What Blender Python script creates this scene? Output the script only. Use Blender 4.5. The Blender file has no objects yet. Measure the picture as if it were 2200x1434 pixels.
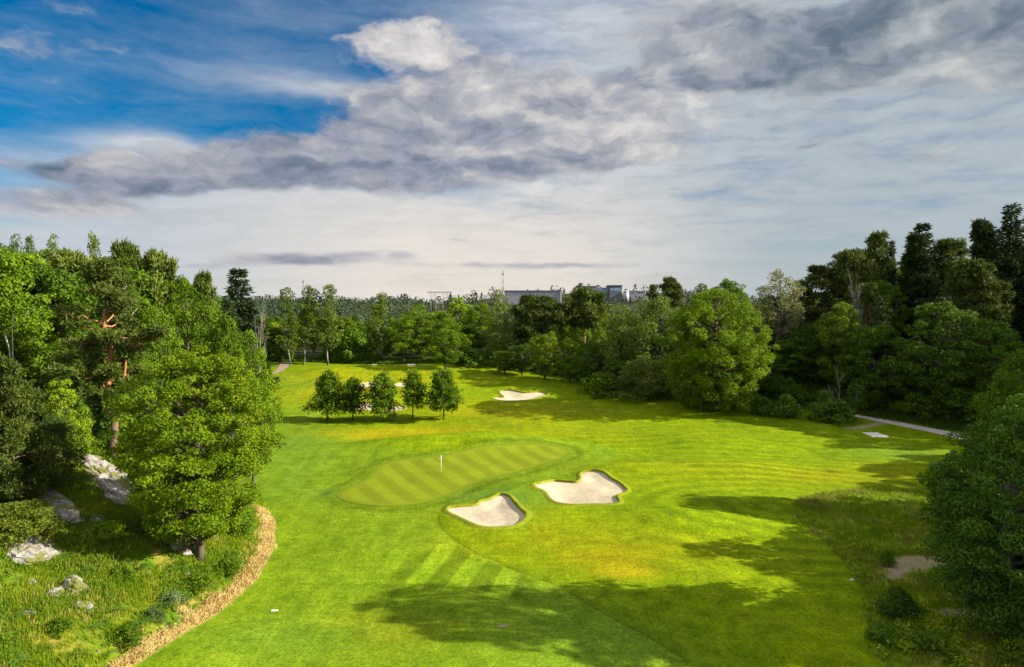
import bpy, math
import numpy as np
from mathutils import Vector, geometry, noise as mnoise

SC = bpy.context.scene
COL = SC.collection
R = math.radians
rng = np.random.default_rng(11)

# ------------------------------------------------------------------ camera model (photo pixels, 2200 x 1434)
F_PX, CU, CV = 1500.0, 1100.0, 717.0
TILT = math.atan(62.0 / F_PX)
CAM = np.array([0.0, 0.0, 21.0])
SUN_EL, SUN_AZ = R(27.0), R(97.0)          # azimuth measured from +Y towards +X


def ray(u, v):
    x, y = (u - CU) / F_PX, -(v - CV) / F_PX
    c, s = math.cos(TILT), math.sin(TILT)
    d = np.array([x, c + y * s, -s + y * c])
    return d / np.linalg.norm(d)


def sm(a, b, x):
    t = np.clip((np.asarray(x, float) - a) / (b - a), 0, 1)
    return t * t * (3 - 2 * t)


def lerp(a, b, t):
    return a + (b - a) * t


# ------------------------------------------------------------------ vectorised value noise
_perm = np.random.default_rng(3).random((256, 256))


def vnoise(x, y):
    x = np.asarray(x, float); y = np.asarray(y, float)
    xi, yi = np.floor(x).astype(int), np.floor(y).astype(int)
    fx, fy = x - xi, y - yi
    fx = fx * fx * (3 - 2 * fx); fy = fy * fy * (3 - 2 * fy)
    g = lambda i, j: _perm[i % 256, j % 256]
    return lerp(lerp(g(xi, yi), g(xi + 1, yi), fx), lerp(g(xi, yi + 1), g(xi + 1, yi + 1), fx), fy)


def fbm(x, y, o=4):
    s, a, t = 0, 0.5, 0
    for k in range(o):
        s = s + a * vnoise(x * 2 ** k + 17.3 * k, y * 2 ** k + 9.1 * k); t += a; a *= 0.5
    return s / t


# ------------------------------------------------------------------ polygon distance (negative inside)
def sdist(px, py, poly, closed=True):
    px = np.asarray(px, float); py = np.asarray(py, float)
    P = np.asarray(poly, float)
    n = len(P)
    best = np.full(px.shape, 1e18); inside = np.zeros(px.shape, bool)
    for i in range(n if closed else n - 1):
        a, b = P[i], P[(i + 1) % n]
        ex, ey = b - a
        wx, wy = px - a[0], py - a[1]
        t = np.clip((wx * ex + wy * ey) / (ex * ex + ey * ey + 1e-12), 0, 1)
        dx, dy = wx - ex * t, wy - ey * t
        best = np.minimum(best, dx * dx + dy * dy)
        if closed:
            c = ((a[1] > py) != (b[1] > py)) & (px < (b[0] - a[0]) * (py - a[1]) / (b[1] - a[1] + 1e-12) + a[0])
            inside ^= c
    d = np.sqrt(best)
    return np.where(inside, -d, d) if closed else d


def smooth_poly(pts, n=4):
    """closed Catmull-Rom through the traced points"""
    P = np.asarray(pts, float); m = len(P); out = []
    for i in range(m):
        p0, p1, p2, p3 = P[i - 1], P[i], P[(i + 1) % m], P[(i + 2) % m]
        for k in range(n):
            t = k / n
            out.append(0.5 * (2 * p1 + (p2 - p0) * t + (2 * p0 - 5 * p1 + 4 * p2 - p3) * t * t + (3 * p1 - p0 - 3 * p2 + p3) * t ** 3))
    return np.array(out)


# ------------------------------------------------------------------ terrain height
XL_Y = [0, 40, 47, 53, 60, 66, 75, 85, 110, 150, 190, 240, 320]
XL_X = [-22, -22.5, -20.6, -19.9, -21, -23, -28, -34, -45, -58, -70, -84, -110]
FEDGE = np.array([(120, 40), (100, 75), (84, 95), (78, 108), (73, 122), (65, 130), (46, 138), (33, 144), (20, 156), (11, 170), (0, 184), (-18, 194), (-50, 197), (-80, 200), (-120, 205)], float)
FOREST_POLY = np.vstack([FEDGE, [(-120, 500), (600, 500), (600, 40)]])
MOUNDS = [  # x, y, radius x, radius y, height
    (-12, 101, 13, 5.0, 1.7), (-2, 104, 9, 4.5, 1.1), (-24, 97, 6, 5, 0.5),      # mound in front of the tree row
    (2.5, 79.5, 5, 3.0, 0.8), (14, 87, 5, 3.2, 0.8), (6, 69, 9, 4, 0.7), (17, 65, 6, 4, 0.8), (9.5, 78, 2.6, 4, 0.5), (12, 56, 7, 4, .5), (22, 72, 6, 4, .4),
    (-8, 92, 12, 7, 0.35), (-25, 150, 14, 6, 1.6), (-40, 170, 16, 9, 1.6), (-20, 176, 20, 7, 1.3), (-30, 139, 10, 4, .9), (-8, 138, 9, 4, .8), (12, 128, 12, 5, .7), (-45, 148, 8, 7, 1.0),
    (3, 150, 8, 4, 0.9), (36, 62, 8, 8, -0.5), (14, 110, 20, 5, 0.6), (30, 104, 10, 4, .6), (40, 100, 14, 8, -0.3), (53, 117, 6, 5, 0.5), (28, 90, 9, 4, .5), (-25, 112, 9, 5, -.5),
]


def h0(x, y):
    x = np.asarray(x, float); y = np.asarray(y, float)
    z = 4.5 * sm(105, 190, y)
    t = np.interp(y, XL_Y, XL_X) - x
    tp = np.maximum(t, 0)
    hill = 0.75 * sm(0, 2.2, tp) + 14.5 * (1 - np.exp(-np.maximum(tp - 1.2, 0) / 30.0)) * (1 - 0.45 * sm(120, 200, y))
    rough = (fbm(x * 0.16 + 3, y * 0.16, 4) - 0.5)
    z = z + hill + rough * 2.0 * sm(2.5, 9, tp) * (1 - sm(140, 240, y))
    if np.any((y > 20) & (x > -130)):
        fd = -sdist(x, y, FOREST_POLY)
        fp = np.maximum(fd, 0)
        z = z + 25.0 * (1 - np.exp(-fp / 45.0)) * (0.10 + 0.90 * sm(15, 85, x)) * (1 - sm(165, 300, y))
    for mx, my, rx, ry, hh in MOUNDS:
        z = z + hh * np.exp(-((x - mx) / rx) ** 2 - ((y - my) / ry) ** 2)
    z = z + (fbm(x * 0.05, y * 0.05, 3) - 0.5) * 1.1 + (fbm(x * 0.16 + 8, y * 0.16 + 3, 2) - .5) * 0.28 + (fbm(x * 0.012 + 40, y * 0.012, 3) - 0.5) * 10 * sm(230, 420, np.hypot(x, y))
    # the far hills
    for mx, my, rx, ry, hh in [(78, 800, 170, 130, 23), (-70, 900, 120, 120, 9), (-420, 1100, 300, 180, 6), (-260, 1500, 500, 200, 5),
                               (260, 900, 160, 160, 18), (500, 1300, 500, 250, 22), (-900, 1500, 500, 300, 22)]:
        z = z + hh * np.exp(-((x - mx) / rx) ** 2 - ((y - my) / ry) ** 2)
    return z


def march(u, v, hf=None):
    hf = hf or h0
    d = ray(u, v)
    t = np.concatenate([np.arange(20, 260, 0.5), np.arange(260, 3000, 4)])
    X = CAM[None] + d[None] * t[:, None]
    dz = X[:, 2] - hf(X[:, 0], X[:, 1])
    k = np.argmax(dz < 0)
    if dz[k] >= 0:
        return CAM + d * 300
    a, b = dz[k - 1], dz[k]
    tt = t[k - 1] + (t[k] - t[k - 1]) * a / (a - b)
    return CAM + d * tt


def P2(u, v):
    p = march(u, v)
    return (p[0], p[1])


def polyP(pts):
    return np.array([P2(u, v) for u, v in pts])


GREEN_PX = [(722, 1064), (740, 1048), (767, 1038), (793, 1022), (808, 1004), (838, 991), (886, 984), (938, 979), (975, 971), (1016, 960), (1072, 954), (1128, 952),
            (1184, 956), (1217, 963), (1227, 973), (1214, 985), (1165, 1001), (1110, 1017), (1035, 1036), (979, 1060), (931, 1079), (886, 1086), (830, 1090), (774, 1085), (737, 1076)]
BUNKER_PX = [
    [(961, 1096), (968, 1091), (994, 1089), (1024, 1086), (1033, 1079), (1054, 1073), (1069, 1065), (1080, 1063), (1095, 1069), (1106, 1082), (1117, 1095), (1130, 1106),
     (1124, 1120), (1104, 1132), (1072, 1136), (1042, 1135), (1016, 1128), (987, 1114), (966, 1104)],
    [(1147, 1042), (1165, 1038), (1188, 1034), (1214, 1036), (1240, 1037), (1248, 1030), (1247, 1021), (1257, 1015), (1275, 1012), (1296, 1016), (1311, 1028), (1329, 1038),
     (1346, 1053), (1342, 1060), (1325, 1067), (1330, 1078), (1322, 1085), (1270, 1086), (1232, 1087), (1203, 1084), (1184, 1075), (1173, 1060), (1154, 1051)],
    [(1058, 858), (1065, 854), (1084, 854), (1074, 846), (1077, 840), (1093, 839), (1109, 841), (1129, 845), (1160, 843), (1177, 849), (1157, 855), (1137, 861), (1101, 863), (1073, 862)],
    [(762, 829), (775, 824), (800, 821), (830, 822), (850, 824), (872, 822), (880, 828), (868, 833), (840, 831), (815, 835), (790, 834), (770, 833)],
    [(755, 876), (765, 868), (790, 866), (820, 868), (850, 871), (870, 876), (862, 883), (835, 886), (800, 884), (770, 883)],
]
GREEN = smooth_poly(polyP(GREEN_PX), 4)
BUNKERS = [smooth_poly(polyP(b), 4) for b in BUNKER_PX]


def hT(x, y, hidden=False):
    """terrain with the bunkers cut in; hidden=True drops the ground under the sand"""
    x = np.asarray(x, float); y = np.asarray(y, float)
    z = h0(x, y)
    for B in BUNKERS:
        lo, hi = B.min(0) - 4, B.max(0) + 4
        m = (x > lo[0]) & (x < hi[0]) & (y > lo[1]) & (y < hi[1])
        if not m.any():
            continue
        sd = sdist(x[m], y[m], B)
        zz = z[m] + 0.13 * np.exp(-np.maximum(sd, 0) / 0.9) * (sd > -0.02)
        if hidden:
            zz = np.where(sd < 0.10, z[m] - 1.3, zz)
        else:
            zz = np.where(sd < 0, z[m] - 0.05 - 0.26 * sm(0, 2.2, -sd), zz)
        z = z.copy(); z[m] = zz
    return z


# ------------------------------------------------------------------ objects
def tag(o, label=None, cat=None, group=None, kind=None):
    if label: o['label'] = label
    if cat: o['category'] = cat
    if group: o['group'] = group
    if kind: o['kind'] = kind
    return o


def empty(name, loc, rz=0.0, scale=(1, 1, 1)):
    o = bpy.data.objects.new(name, None)
    COL.objects.link(o)
    o.empty_display_size = 0.3
    o.location = loc; o.rotation_euler = (0, 0, rz); o.scale = scale
    return o


def link(name, me, parent=None, loc=None):
    o = bpy.data.objects.new(name, me)
    COL.objects.link(o)
    if parent is not None: o.parent = parent
    if loc is not None: o.location = loc
    return o


def mesh_np(name, V, faces, mat, smooth=False, fattr=None, vattr=None):
    """faces: list of int arrays (n,k); mat one material or a list with a per-face index array in fattr['mat']"""
    V = np.asarray(V, np.float32)
    me = bpy.data.meshes.new(name)
    faces = [np.asarray(f, np.int32) for f in faces if len(f)]
    nl = sum(f.size for f in faces); nf = sum(len(f) for f in faces)
    me.vertices.add(len(V)); me.vertices.foreach_set('co', V.ravel())
    me.loops.add(nl); me.loops.foreach_set('vertex_index', np.concatenate([f.ravel() for f in faces]))
    tot = np.concatenate([np.full(len(f), f.shape[1], np.int32) for f in faces])
    st = np.concatenate([[0], np.cumsum(tot)[:-1]]).astype(np.int32)
    me.polygons.add(nf)
    me.polygons.foreach_set('loop_start', st); me.polygons.foreach_set('loop_total', tot)
    me.polygons.foreach_set('use_smooth', np.full(nf, smooth, bool))
    for m in (mat if isinstance(mat, (list, tuple)) else [mat]):
        me.materials.append(m)
    for k, a in (fattr or {}).items():
        at = me.attributes.new(k, 'FLOAT', 'FACE'); at.data.foreach_set('value', np.asarray(a, np.float32))
    for k, a in (vattr or {}).items():
        at = me.attributes.new(k, 'FLOAT', 'POINT'); at.data.foreach_set('value', np.asarray(a, np.float32))
    me.update(calc_edges=True)
    return me


class MB:
    """collects tubes, boxes and raw faces into one mesh"""
    def __init__(self): self.V = []; self.Q = []; self.T = []; self.n = 0

    def add(self, V, Q=(), T=()):
        V = np.asarray(V, float)
        if len(Q): self.Q.append(np.asarray(Q) + self.n)
        if len(T): self.T.append(np.asarray(T) + self.n)
        self.V.append(V); self.n += len(V); return self

    def tube(self, pts, rad, seg=7, cap=True):
        pts = np.asarray(pts, float); n = len(pts)
        rad = np.broadcast_to(np.asarray(rad, float), (n,))
        tan = np.gradient(pts, axis=0); tan /= np.linalg.norm(tan, axis=1)[:, None] + 1e-9
        ref = np.array([0.31, 0.95, 0.05]) if abs(tan[0] @ np.array([0, 0, 1.0])) > 0.6 else np.array([0, 0, 1.0])
        s = np.cross(tan, ref); s /= np.linalg.norm(s, axis=1)[:, None] + 1e-9
        w = np.cross(s, tan)
        a = np.linspace(0, 2 * np.pi, seg, endpoint=False)
        V = pts[:, None] + rad[:, None, None] * (np.cos(a)[None, :, None] * s[:, None] + np.sin(a)[None, :, None] * w[:, None])
        i = np.arange(n - 1)[:, None] * seg; k = np.arange(seg)[None]; k2 = (k + 1) % seg
        Q = np.stack([i + k, i + k2, i + seg + k2, i + seg + k], -1).reshape(-1, 4)
        V = V.reshape(-1, 3); T = []
        if cap:
            V = np.vstack([V, pts[:1], pts[-1:]]); c0, c1 = n * seg, n * seg + 1
            for j in range(seg):
                T.append((c0, (j + 1) % seg, j)); T.append((c1, (n - 1) * seg + j, (n - 1) * seg + (j + 1) % seg))
        return self.add(V, Q, T)

    def box(self, x0, x1, y0, y1, z0, z1):
        V = [(x0, y0, z0), (x1, y0, z0), (x1, y1, z0), (x0, y1, z0), (x0, y0, z1), (x1, y0, z1), (x1, y1, z1), (x0, y1, z1)]
        return self.add(V, [(0, 3, 2, 1), (4, 5, 6, 7), (0, 1, 5, 4), (1, 2, 6, 5), (2, 3, 7, 6), (3, 0, 4, 7)])

    def mesh(self, name, mat, smooth=False):
        f = []
        if self.Q: f.append(np.vstack(self.Q))
        if self.T: f.append(np.vstack(self.T))
        return mesh_np(name, np.vstack(self.V), f, mat, smooth)


# ------------------------------------------------------------------ node expressions
class X:
    """a node socket with arithmetic"""
    def __init__(self, nt, s): self.nt, self.s = nt, s

    def _m(self, op, *a):
        n = self.nt.nodes.new('ShaderNodeMath'); n.operation = op
        for i, q in enumerate((self,) + a):
            if isinstance(q, X): self.nt.links.new(q.s, n.inputs[i])
            else: n.inputs[i].default_value = q
        return X(self.nt, n.outputs[0])

    def __add__(s, o): return s._m('ADD', o)
    __radd__ = __add__
    def __mul__(s, o): return s._m('MULTIPLY', o)
    __rmul__ = __mul__
    def __sub__(s, o): return s._m('SUBTRACT', o)
    def __rsub__(s, o): return (s * -1.0) + o
    def __truediv__(s, o): return s._m('DIVIDE', o)
    def __pow__(s, o): return s._m('POWER', o)
    def mn(s, o): return s._m('MINIMUM', o)
    def mx(s, o): return s._m('MAXIMUM', o)
    def clamp(s): return s.mx(0.0).mn(1.0)
    def sin(s): return s._m('SINE')
    def exp(s): return s._m('EXPONENT')
    def absv(s): return s._m('ABSOLUTE')

    def step(s, a, b, lo=0.0, hi=1.0):
        n = s.nt.nodes.new('ShaderNodeMapRange'); n.interpolation_type = 'SMOOTHSTEP'
        s.nt.links.new(s.s, n.inputs[0])
        for i, q in zip((1, 2, 3, 4), (a, b, lo, hi)): n.inputs[i].default_value = q
        return X(s.nt, n.outputs[0])


class G:
    def __init__(self, nt):
        self.nt = nt; nt.nodes.clear()

    def node(self, t, **kw):
        n = self.nt.nodes.new(t)
        for k, v in kw.items(): setattr(n, k, v)
        return n

    def put(self, inp, q):
        if isinstance(q, X): self.nt.links.new(q.s, inp)
        elif isinstance(q, (tuple, list)) and len(q) == 3 and len(inp.default_value) == 4: inp.default_value = (*q, 1)
        else: inp.default_value = q

    def attr(self, name):
        n = self.node('ShaderNodeAttribute', attribute_name=name); return X(self.nt, n.outputs['Fac'])

    def pos(self):
        return X(self.nt, self.node('ShaderNodeNewGeometry').outputs['Position'])

    def sep(self, q):
        n = self.node('ShaderNodeSeparateXYZ'); self.put(n.inputs[0], q); return [X(self.nt, o) for o in n.outputs]

    def comb(self, *a):
        n = self.node('ShaderNodeCombineXYZ')
        for i, q in enumerate(a): self.put(n.inputs[i], q)
        return X(self.nt, n.outputs[0])

    def vec(self, q, scale=(1, 1, 1), off=(0, 0, 0), rot=(0, 0, 0)):
        n = self.node('ShaderNodeMapping'); self.put(n.inputs[0], q)
        n.inputs[1].default_value = off; n.inputs[2].default_value = rot; n.inputs[3].default_value = scale
        return X(self.nt, n.outputs[0])

    def vadd(self, a, b):
        n = self.node('ShaderNodeVectorMath', operation='ADD'); self.put(n.inputs[0], a); self.put(n.inputs[1], b); return X(self.nt, n.outputs[0])

    def vscale(self, a, k):
        n = self.node('ShaderNodeVectorMath', operation='SCALE'); self.put(n.inputs[0], a); self.put(n.inputs[3], k); return X(self.nt, n.outputs[0])

    def noise(self, v, scale, detail=4.0, rough=0.55, col=False, dist=0.0):
        n = self.node('ShaderNodeTexNoise'); self.put(n.inputs['Vector'], v)
        n.inputs['Scale'].default_value = scale; n.inputs['Detail'].default_value = detail; n.inputs['Roughness'].default_value = rough
        n.inputs['Distortion'].default_value = dist
        return X(self.nt, n.outputs['Color' if col else 'Fac'])

    def mix(self, t, a, b):
        n = self.node('ShaderNodeMix', data_type='RGBA'); n.clamp_factor = True
        self.put(n.inputs[0], t); self.put(n.inputs[6], a); self.put(n.inputs[7], b)
        return X(self.nt, n.outputs[2])

    def cmul(self, c, k):
        """colour times scalar"""
        n = self.node('ShaderNodeVectorMath', operation='SCALE'); self.put(n.inputs[0], c if isinstance(c, X) else c); self.put(n.inputs[3], k); return X(self.nt, n.outputs[0])

    def bump(self, h, strength=0.4, dist=0.1):
        n = self.node('ShaderNodeBump'); self.put(n.inputs['Height'], h)
        self.put(n.inputs['Strength'], strength); n.inputs['Distance'].default_value = dist
        return X(self.nt, n.outputs[0])

    def principled(self, col, rough=0.8, spec=0.2, normal=None, metal=0.0):
        n = self.node('ShaderNodeBsdfPrincipled'); self.put(n.inputs['Base Color'], col); self.put(n.inputs['Roughness'], rough)
        n.inputs['Specular IOR Level'].default_value = spec; n.inputs['Metallic'].default_value = metal
        if normal is not None: self.put(n.inputs['Normal'], normal)
        return X(self.nt, n.outputs[0])

    def out(self, sh):
        o = self.node('ShaderNodeOutputMaterial'); self.nt.links.new(sh.s, o.inputs[0])


def new_mat(name):
    m = bpy.data.materials.new(name); m.use_nodes = True
    return m, G(m.node_tree)
# ------------------------------------------------------------------ sky: Nishita daylight with cirrus veil and cumulus by direction
CUMULUS = [  # photo u, v, radius u, radius v, weight, brightness (0 dark .. 1 white)
    (120, 358, 110, 20, .9, .40), (225, 352, 50, 34, 1.0, .98), (300, 375, 120, 34, 1.0, .30), (250, 400, 90, 18, .7, .22), (420, 372, 110, 34, .9, .42), (560, 335, 130, 38, 1.0, .55), (500, 380, 110, 20, .6, .25),
    (680, 350, 150, 48, 1.1, .42), (830, 300, 140, 60, 1.1, .36), (760, 385, 180, 26, .9, .30), (960, 385, 150, 30, 1.0, .45), (960, 300, 170, 80, 1.1, .60), (1000, 235, 90, 30, .9, .35),
    (760, 205, 70, 18, .6, .60), (900, 215, 130, 40, .8, .62), (880, 95, 130, 40, 1.0, .95), (960, 120, 110, 55, 1.0, .88), (1000, 180, 90, 40, .8, .70), (820, 80, 70, 22, .7, 1.0),
    (1130, 220, 130, 55, 1.0, .72), (1270, 190, 150, 60, 1.0, .68), (1180, 320, 170, 50, 1.0, .66), (1120, 365, 130, 26, .8, .25), (1330, 300, 150, 45, .9, .75), (1320, 345, 110, 22, .8, .45), (1430, 250, 130, 50, .8, .85),
    (130, 425, 120, 18, .8, .45), (40, 455, 90, 18, .8, .85), (160, 445, 90, 22, .8, .70), (235, 445, 45, 12, .6, .5),
    (1460, 60, 110, 70, 1.0, .66), (1560, 35, 100, 40, .9, .55), (1620, 110, 85, 36, 1.5, .12), (1720, 50, 80, 40, .9, .60), (1810, 60, 95, 36, 1.4, .14), (1700, 150, 180, 34, 1.2, .24), (1470, 140, 110, 26, 1.0, .30),
    (1880, 132, 110, 34, 1.1, .24), (1960, 75, 80, 40, .9, .85), (1930, 14, 120, 26, 1.3, .14), (2080, 100, 130, 70, 1.0, .55), (2150, 40, 100, 34, 1.1, .24), (2180, 150, 80, 50, .8, .5), (2050, 170, 110, 40, .8, .62), (1580, 170, 80, 20, .9, .2),
    (1500, 110, 60, 40, .8, .85), (1740, 200, 130, 30, .6, .8), (2200, 70, 90, 30, .9, .2), (1660, 320, 80, 10, .45, .55),
    (1760, 318, 42, 12, .75, .25), (1850, 335, 90, 12, .5, .45), (1990, 335, 60, 16, .55, .35), (2090, 305, 90, 16, .5, .8), (1620, 283, 55, 9, .5, .8),
    (30, 90, 100, 34, .50, .74), (110, 120, 90, 20, .46, .72), (145, 22, 70, 26, .48, .72), (165, 178, 100, 10, .42, .8), (100, 235, 60, 11, .5, .85), (165, 213, 26, 7, .5, .9), (235, 214, 14, 6, .5, .9), (200, 100, 50, 12, .45, .8),
    (690, 556, 170, 16, .85, .60), (600, 562, 90, 13, .75, .58), (830, 547, 80, 11, .7, .66), (430, 570, 70, 9, .7, .6), (980, 516, 36, 6, .55, .4), (1215, 500, 24, 4, .45, .45), (1355, 505, 50, 5, .5, .4), (1050, 570, 250, 11, .7, .70), (1260, 572, 170, 9, .65, .72), (900, 590, 300, 8, .5, .75),
]
VEIL = [  # thin bright cirrus
    (650, 180, 190, 26, .55), (760, 195, 120, 14, .45), (310, 310, 130, 22, .85), (420, 325, 80, 10, .5), (520, 120, 260, 60, .16), (400, 480, 330, 60, .55), (700, 470, 400, 90, .8),
    (620, 20, 260, 40, .20), (1150, 40, 200, 60, .30), (1000, 20, 160, 60, .22), (1250, 120, 140, 50, .15), (60, 330, 150, 26, .4), (300, 200, 260, 60, .10), (90, 520, 300, 20, .35),
]


def build_sky():
    w = bpy.data.worlds.new("World"); SC.world = w; w.use_nodes = True
    g = G(w.node_tree); nt = w.node_tree
    d = X(nt, g.node('ShaderNodeTexCoord').outputs['Generated'])
    x, y, z = g.sep(d)
    A = x._m('ARCTAN2', y); E = z.mx(-1.0).mn(1.0)._m('ARCSINE')
    AE = g.comb(A, E, 0.0)
    # domain warp so that the cloud outlines billow
    p0 = g.comb(A, E * 1.7, 0.31)
    wv = g.noise(p0, 9.0, 3.0, 0.55, col=True)
    wv2 = g.noise(p0, 34.0, 3.0, 0.6, col=True)
    flat = E.step(0.0, 0.28, 0.16, 1.0)
    def warp(v, n, k):
        a = g.node('ShaderNodeVectorMath', operation='SUBTRACT'); g.put(a.inputs[0], n); a.inputs[1].default_value = (.5, .5, .5)
        m = g.node('ShaderNodeVectorMath', operation='MULTIPLY'); nt.links.new(a.outputs[0], m.inputs[0]); g.put(m.inputs[1], g.comb(1.0, flat * 0.6, 0.0))
        return g.vadd(v, g.vscale(X(nt, m.outputs[0]), k))
    AEw = warp(warp(AE, wv, 0.085), wv2, 0.03)
    AEv = warp(AE, wv, 0.05)

    def blob(src, u, v, ru, rv):
        r = ray(u, v); a, e = math.atan2(r[0], r[1]), math.asin(r[2])
        s = g.node('ShaderNodeVectorMath', operation='MULTIPLY_ADD'); g.put(s.inputs[0], src)
        k = (1500.0 / ru, 1500.0 / rv); s.inputs[1].default_value = (k[0], k[1], 0); s.inputs[2].default_value = (-a * k[0], -e * k[1], 0)
        q = g.node('ShaderNodeVectorMath', operation='DOT_PRODUCT')
        nt.links.new(s.outputs[0], q.inputs[0]); nt.links.new(s.outputs[0], q.inputs[1])
        return (X(nt, q.outputs['Value']) * -1.0).exp()

    dens, bri = None, None
    for (u, v, ru, rv, wt, b) in CUMULUS:
        k = blob(AEw, u, v, ru * 1.05, rv * 0.95) * wt
        dens = k if dens is None else dens + k
        bri = k * b if bri is None else bri + k * b
    bri = bri / (dens + 0.02)
    pc = g.vec(AEw, (1.0, 1.75, 1.0))
    n1 = g.noise(pc, 13.0, 7.0, 0.56)
    n1b = g.noise(g.vec(AEw, (1.0, 1.75, 1.0), (-0.006, -0.034, 0)), 13.0, 3.0, 0.5)
    n2 = g.noise(g.vec(AEw, (1.0, 3.2, 1.0), (3, 1, 0)), 8.0, 5.0, 0.58)
    lump = g.noise(g.vec(AEw, (1.0, 2.2, 1.0), (7, 2, 0)), 26.0, 4.0, 0.5)
    dn = dens * 1.05 + (n1 - 0.5) * 1.75 + (n2 - 0.5) * 1.15 - 0.05
    ca = dn.step(0.30, 1.18)
    relief = (n1 - n1b) * 1.15
    L = (bri * 0.95 + relief + (n2 - 0.5) * 0.7 + (lump - 0.5) * 0.36 - 0.05) * 0.86 + 0.06
    L = (L.mx(-0.35) * 0.9 + (n1 - 0.5) * 0.25 + (n2 - .5) * .2 + (L * -0.5).mx(0.0) * 0.9).clamp()
    cr = g.node('ShaderNodeValToRGB'); g.put(cr.inputs[0], L)
    el = cr.color_ramp.elements; el[0].position = 0.0; el[1].position = 1.0
    el[0].color = (0.10, 0.145, 0.20, 1); el[1].color = (0.93, 0.895, 0.85, 1)
    for ps, c in ((0.22, (0.225, 0.26, 0.335)), (0.45, (0.40, 0.41, 0.465)), (0.7, (0.66, 0.635, 0.625))):
        e = el.new(ps); e.color = (*c, 1)
    ccol = X(nt, cr.outputs[0])
    ccol = g.mix(A.step(0.10, 0.5) * .55, ccol, g.mix(L, (0.13, 0.19, 0.235), (0.68, 0.73, 0.72)))
    # veil
    vs = None
    for (u, v, ru, rv, wt) in VEIL:
        k = blob(AEv, u, v, ru, rv) * wt
        vs = k if vs is None else vs + k
    st = g.noise(g.vec(AEv, (1.0, 6.0, 1.0), rot=(0, 0, 0.10)), 7.0, 5.0, 0.6)
    st2 = g.noise(g.vec(AEw, (1.0, 4.0, 1.0), (2, 5, 0), rot=(0, 0, -0.06)), 13.0, 4.0, 0.6)
    right = (A - E * 0.35).step(-0.30, 0.12) * 1.05
    low = E.step(0.22, 0.06) * A.step(-0.70, -0.22, 0.45, 1.0)
    va = (vs + (right.mx(low)) * (0.95 + (st - 0.5) * 0.8 + (st2 - 0.5) * 0.35) + (st - 0.50) * 0.36 + (st2 - 0.5) * 0.2).clamp()
    warm = E.step(0.26, 0.06) * A.step(0.42, 0.10) * A.step(-0.55, -0.12)
    vcol = g.mix(warm, (0.60, 0.65, 0.71), (0.90, 0.825, 0.755))
    vcol = g.mix(A.step(0.0, 0.5) * 0.85, vcol, (0.46, 0.53, 0.57))
    vcol = g.cmul(vcol, 0.90 + ((st2 - 0.5) * 0.40 + (st - 0.5) * 0.45) * E.step(0.03, 0.2, .35, 1.0))
    # clear sky
    sky = g.node('ShaderNodeTexSky', sky_type='NISHITA'); sky.sun_disc = False
    sky.sun_elevation = SUN_EL; sky.sun_rotation = SUN_AZ; sky.altitude = 60; sky.air_density = 1.0; sky.dust_density = 0.4; sky.ozone_density = 3.0
    sc = g.cmul(X(nt, sky.outputs[0]), SKY_STRENGTH)
    hs = g.node('ShaderNodeHueSaturation'); hs.inputs['Saturation'].default_value = 1.95; hs.inputs['Value'].default_value = 0.52; g.put(hs.inputs['Color'], sc)
    sky_c = X(nt, hs.outputs[0])
    col = g.mix(va.mx(E.step(0.13, 0.02) * 0.93) * 0.96, sky_c, vcol_s := g.cmul(vcol, CLOUD_GAIN))
    col = g.mix(ca * E.step(0.0, 0.02) * 0.95, col, g.cmul(ccol, CLOUD_GAIN))
    # fill light: unseen bright broken cloud added overhead and behind the viewer, outside the frame
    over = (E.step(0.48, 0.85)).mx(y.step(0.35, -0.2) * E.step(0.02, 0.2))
    oc = g.mix(g.noise(g.vec(d, (1.0, 1.0, 1.6)), 2.6, 4.0, .55).step(.38, .58), sky_c, (OVERHEAD_FILL, OVERHEAD_FILL, OVERHEAD_FILL * 1.03))
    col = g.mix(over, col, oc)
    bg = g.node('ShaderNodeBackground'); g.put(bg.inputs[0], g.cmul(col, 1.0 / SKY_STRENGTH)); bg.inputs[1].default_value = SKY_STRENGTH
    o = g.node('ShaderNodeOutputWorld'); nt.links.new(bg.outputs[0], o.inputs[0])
    w.cycles.sampling_method = 'MANUAL'; w.cycles.sample_map_resolution = 512


def build_light_and_camera():
    cam = bpy.data.cameras.new("camera"); co = bpy.data.objects.new("camera", cam); COL.objects.link(co)
    co.location = CAM; co.rotation_euler = (math.pi / 2 - TILT, 0, 0)
    cam.sensor_width = 36; cam.lens = F_PX / 2200 * 36; cam.clip_start = 0.5; cam.clip_end = 12000
    SC.camera = co
    s = bpy.data.lights.new("sun", 'SUN'); so = bpy.data.objects.new("sun", s); COL.objects.link(so)
    s.energy = SUN_STRENGTH; s.angle = R(0.5); s.color = (1.0, 0.93, 0.80)
    dv = Vector((math.cos(SUN_EL) * math.sin(SUN_AZ), math.cos(SUN_EL) * math.cos(SUN_AZ), math.sin(SUN_EL)))
    so.rotation_euler = dv.to_track_quat('Z', 'Y').to_euler(); so.location = dv * 300
    v = SC.view_settings; v.view_transform = 'Standard'; v.look = 'None'; v.exposure = EXPOSURE; v.gamma = 1.0; v.use_curve_mapping = False
    SC.cycles.max_bounces = 6; SC.cycles.diffuse_bounces = 3; SC.cycles.transmission_bounces = 4; SC.cycles.transparent_max_bounces = 4
    SC.cycles.use_denoising = True


SKY_STRENGTH, CLOUD_GAIN, SUN_STRENGTH, EXPOSURE, OVERHEAD_FILL = 0.06, 0.33, 4.9, 1.62, 0.55
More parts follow.
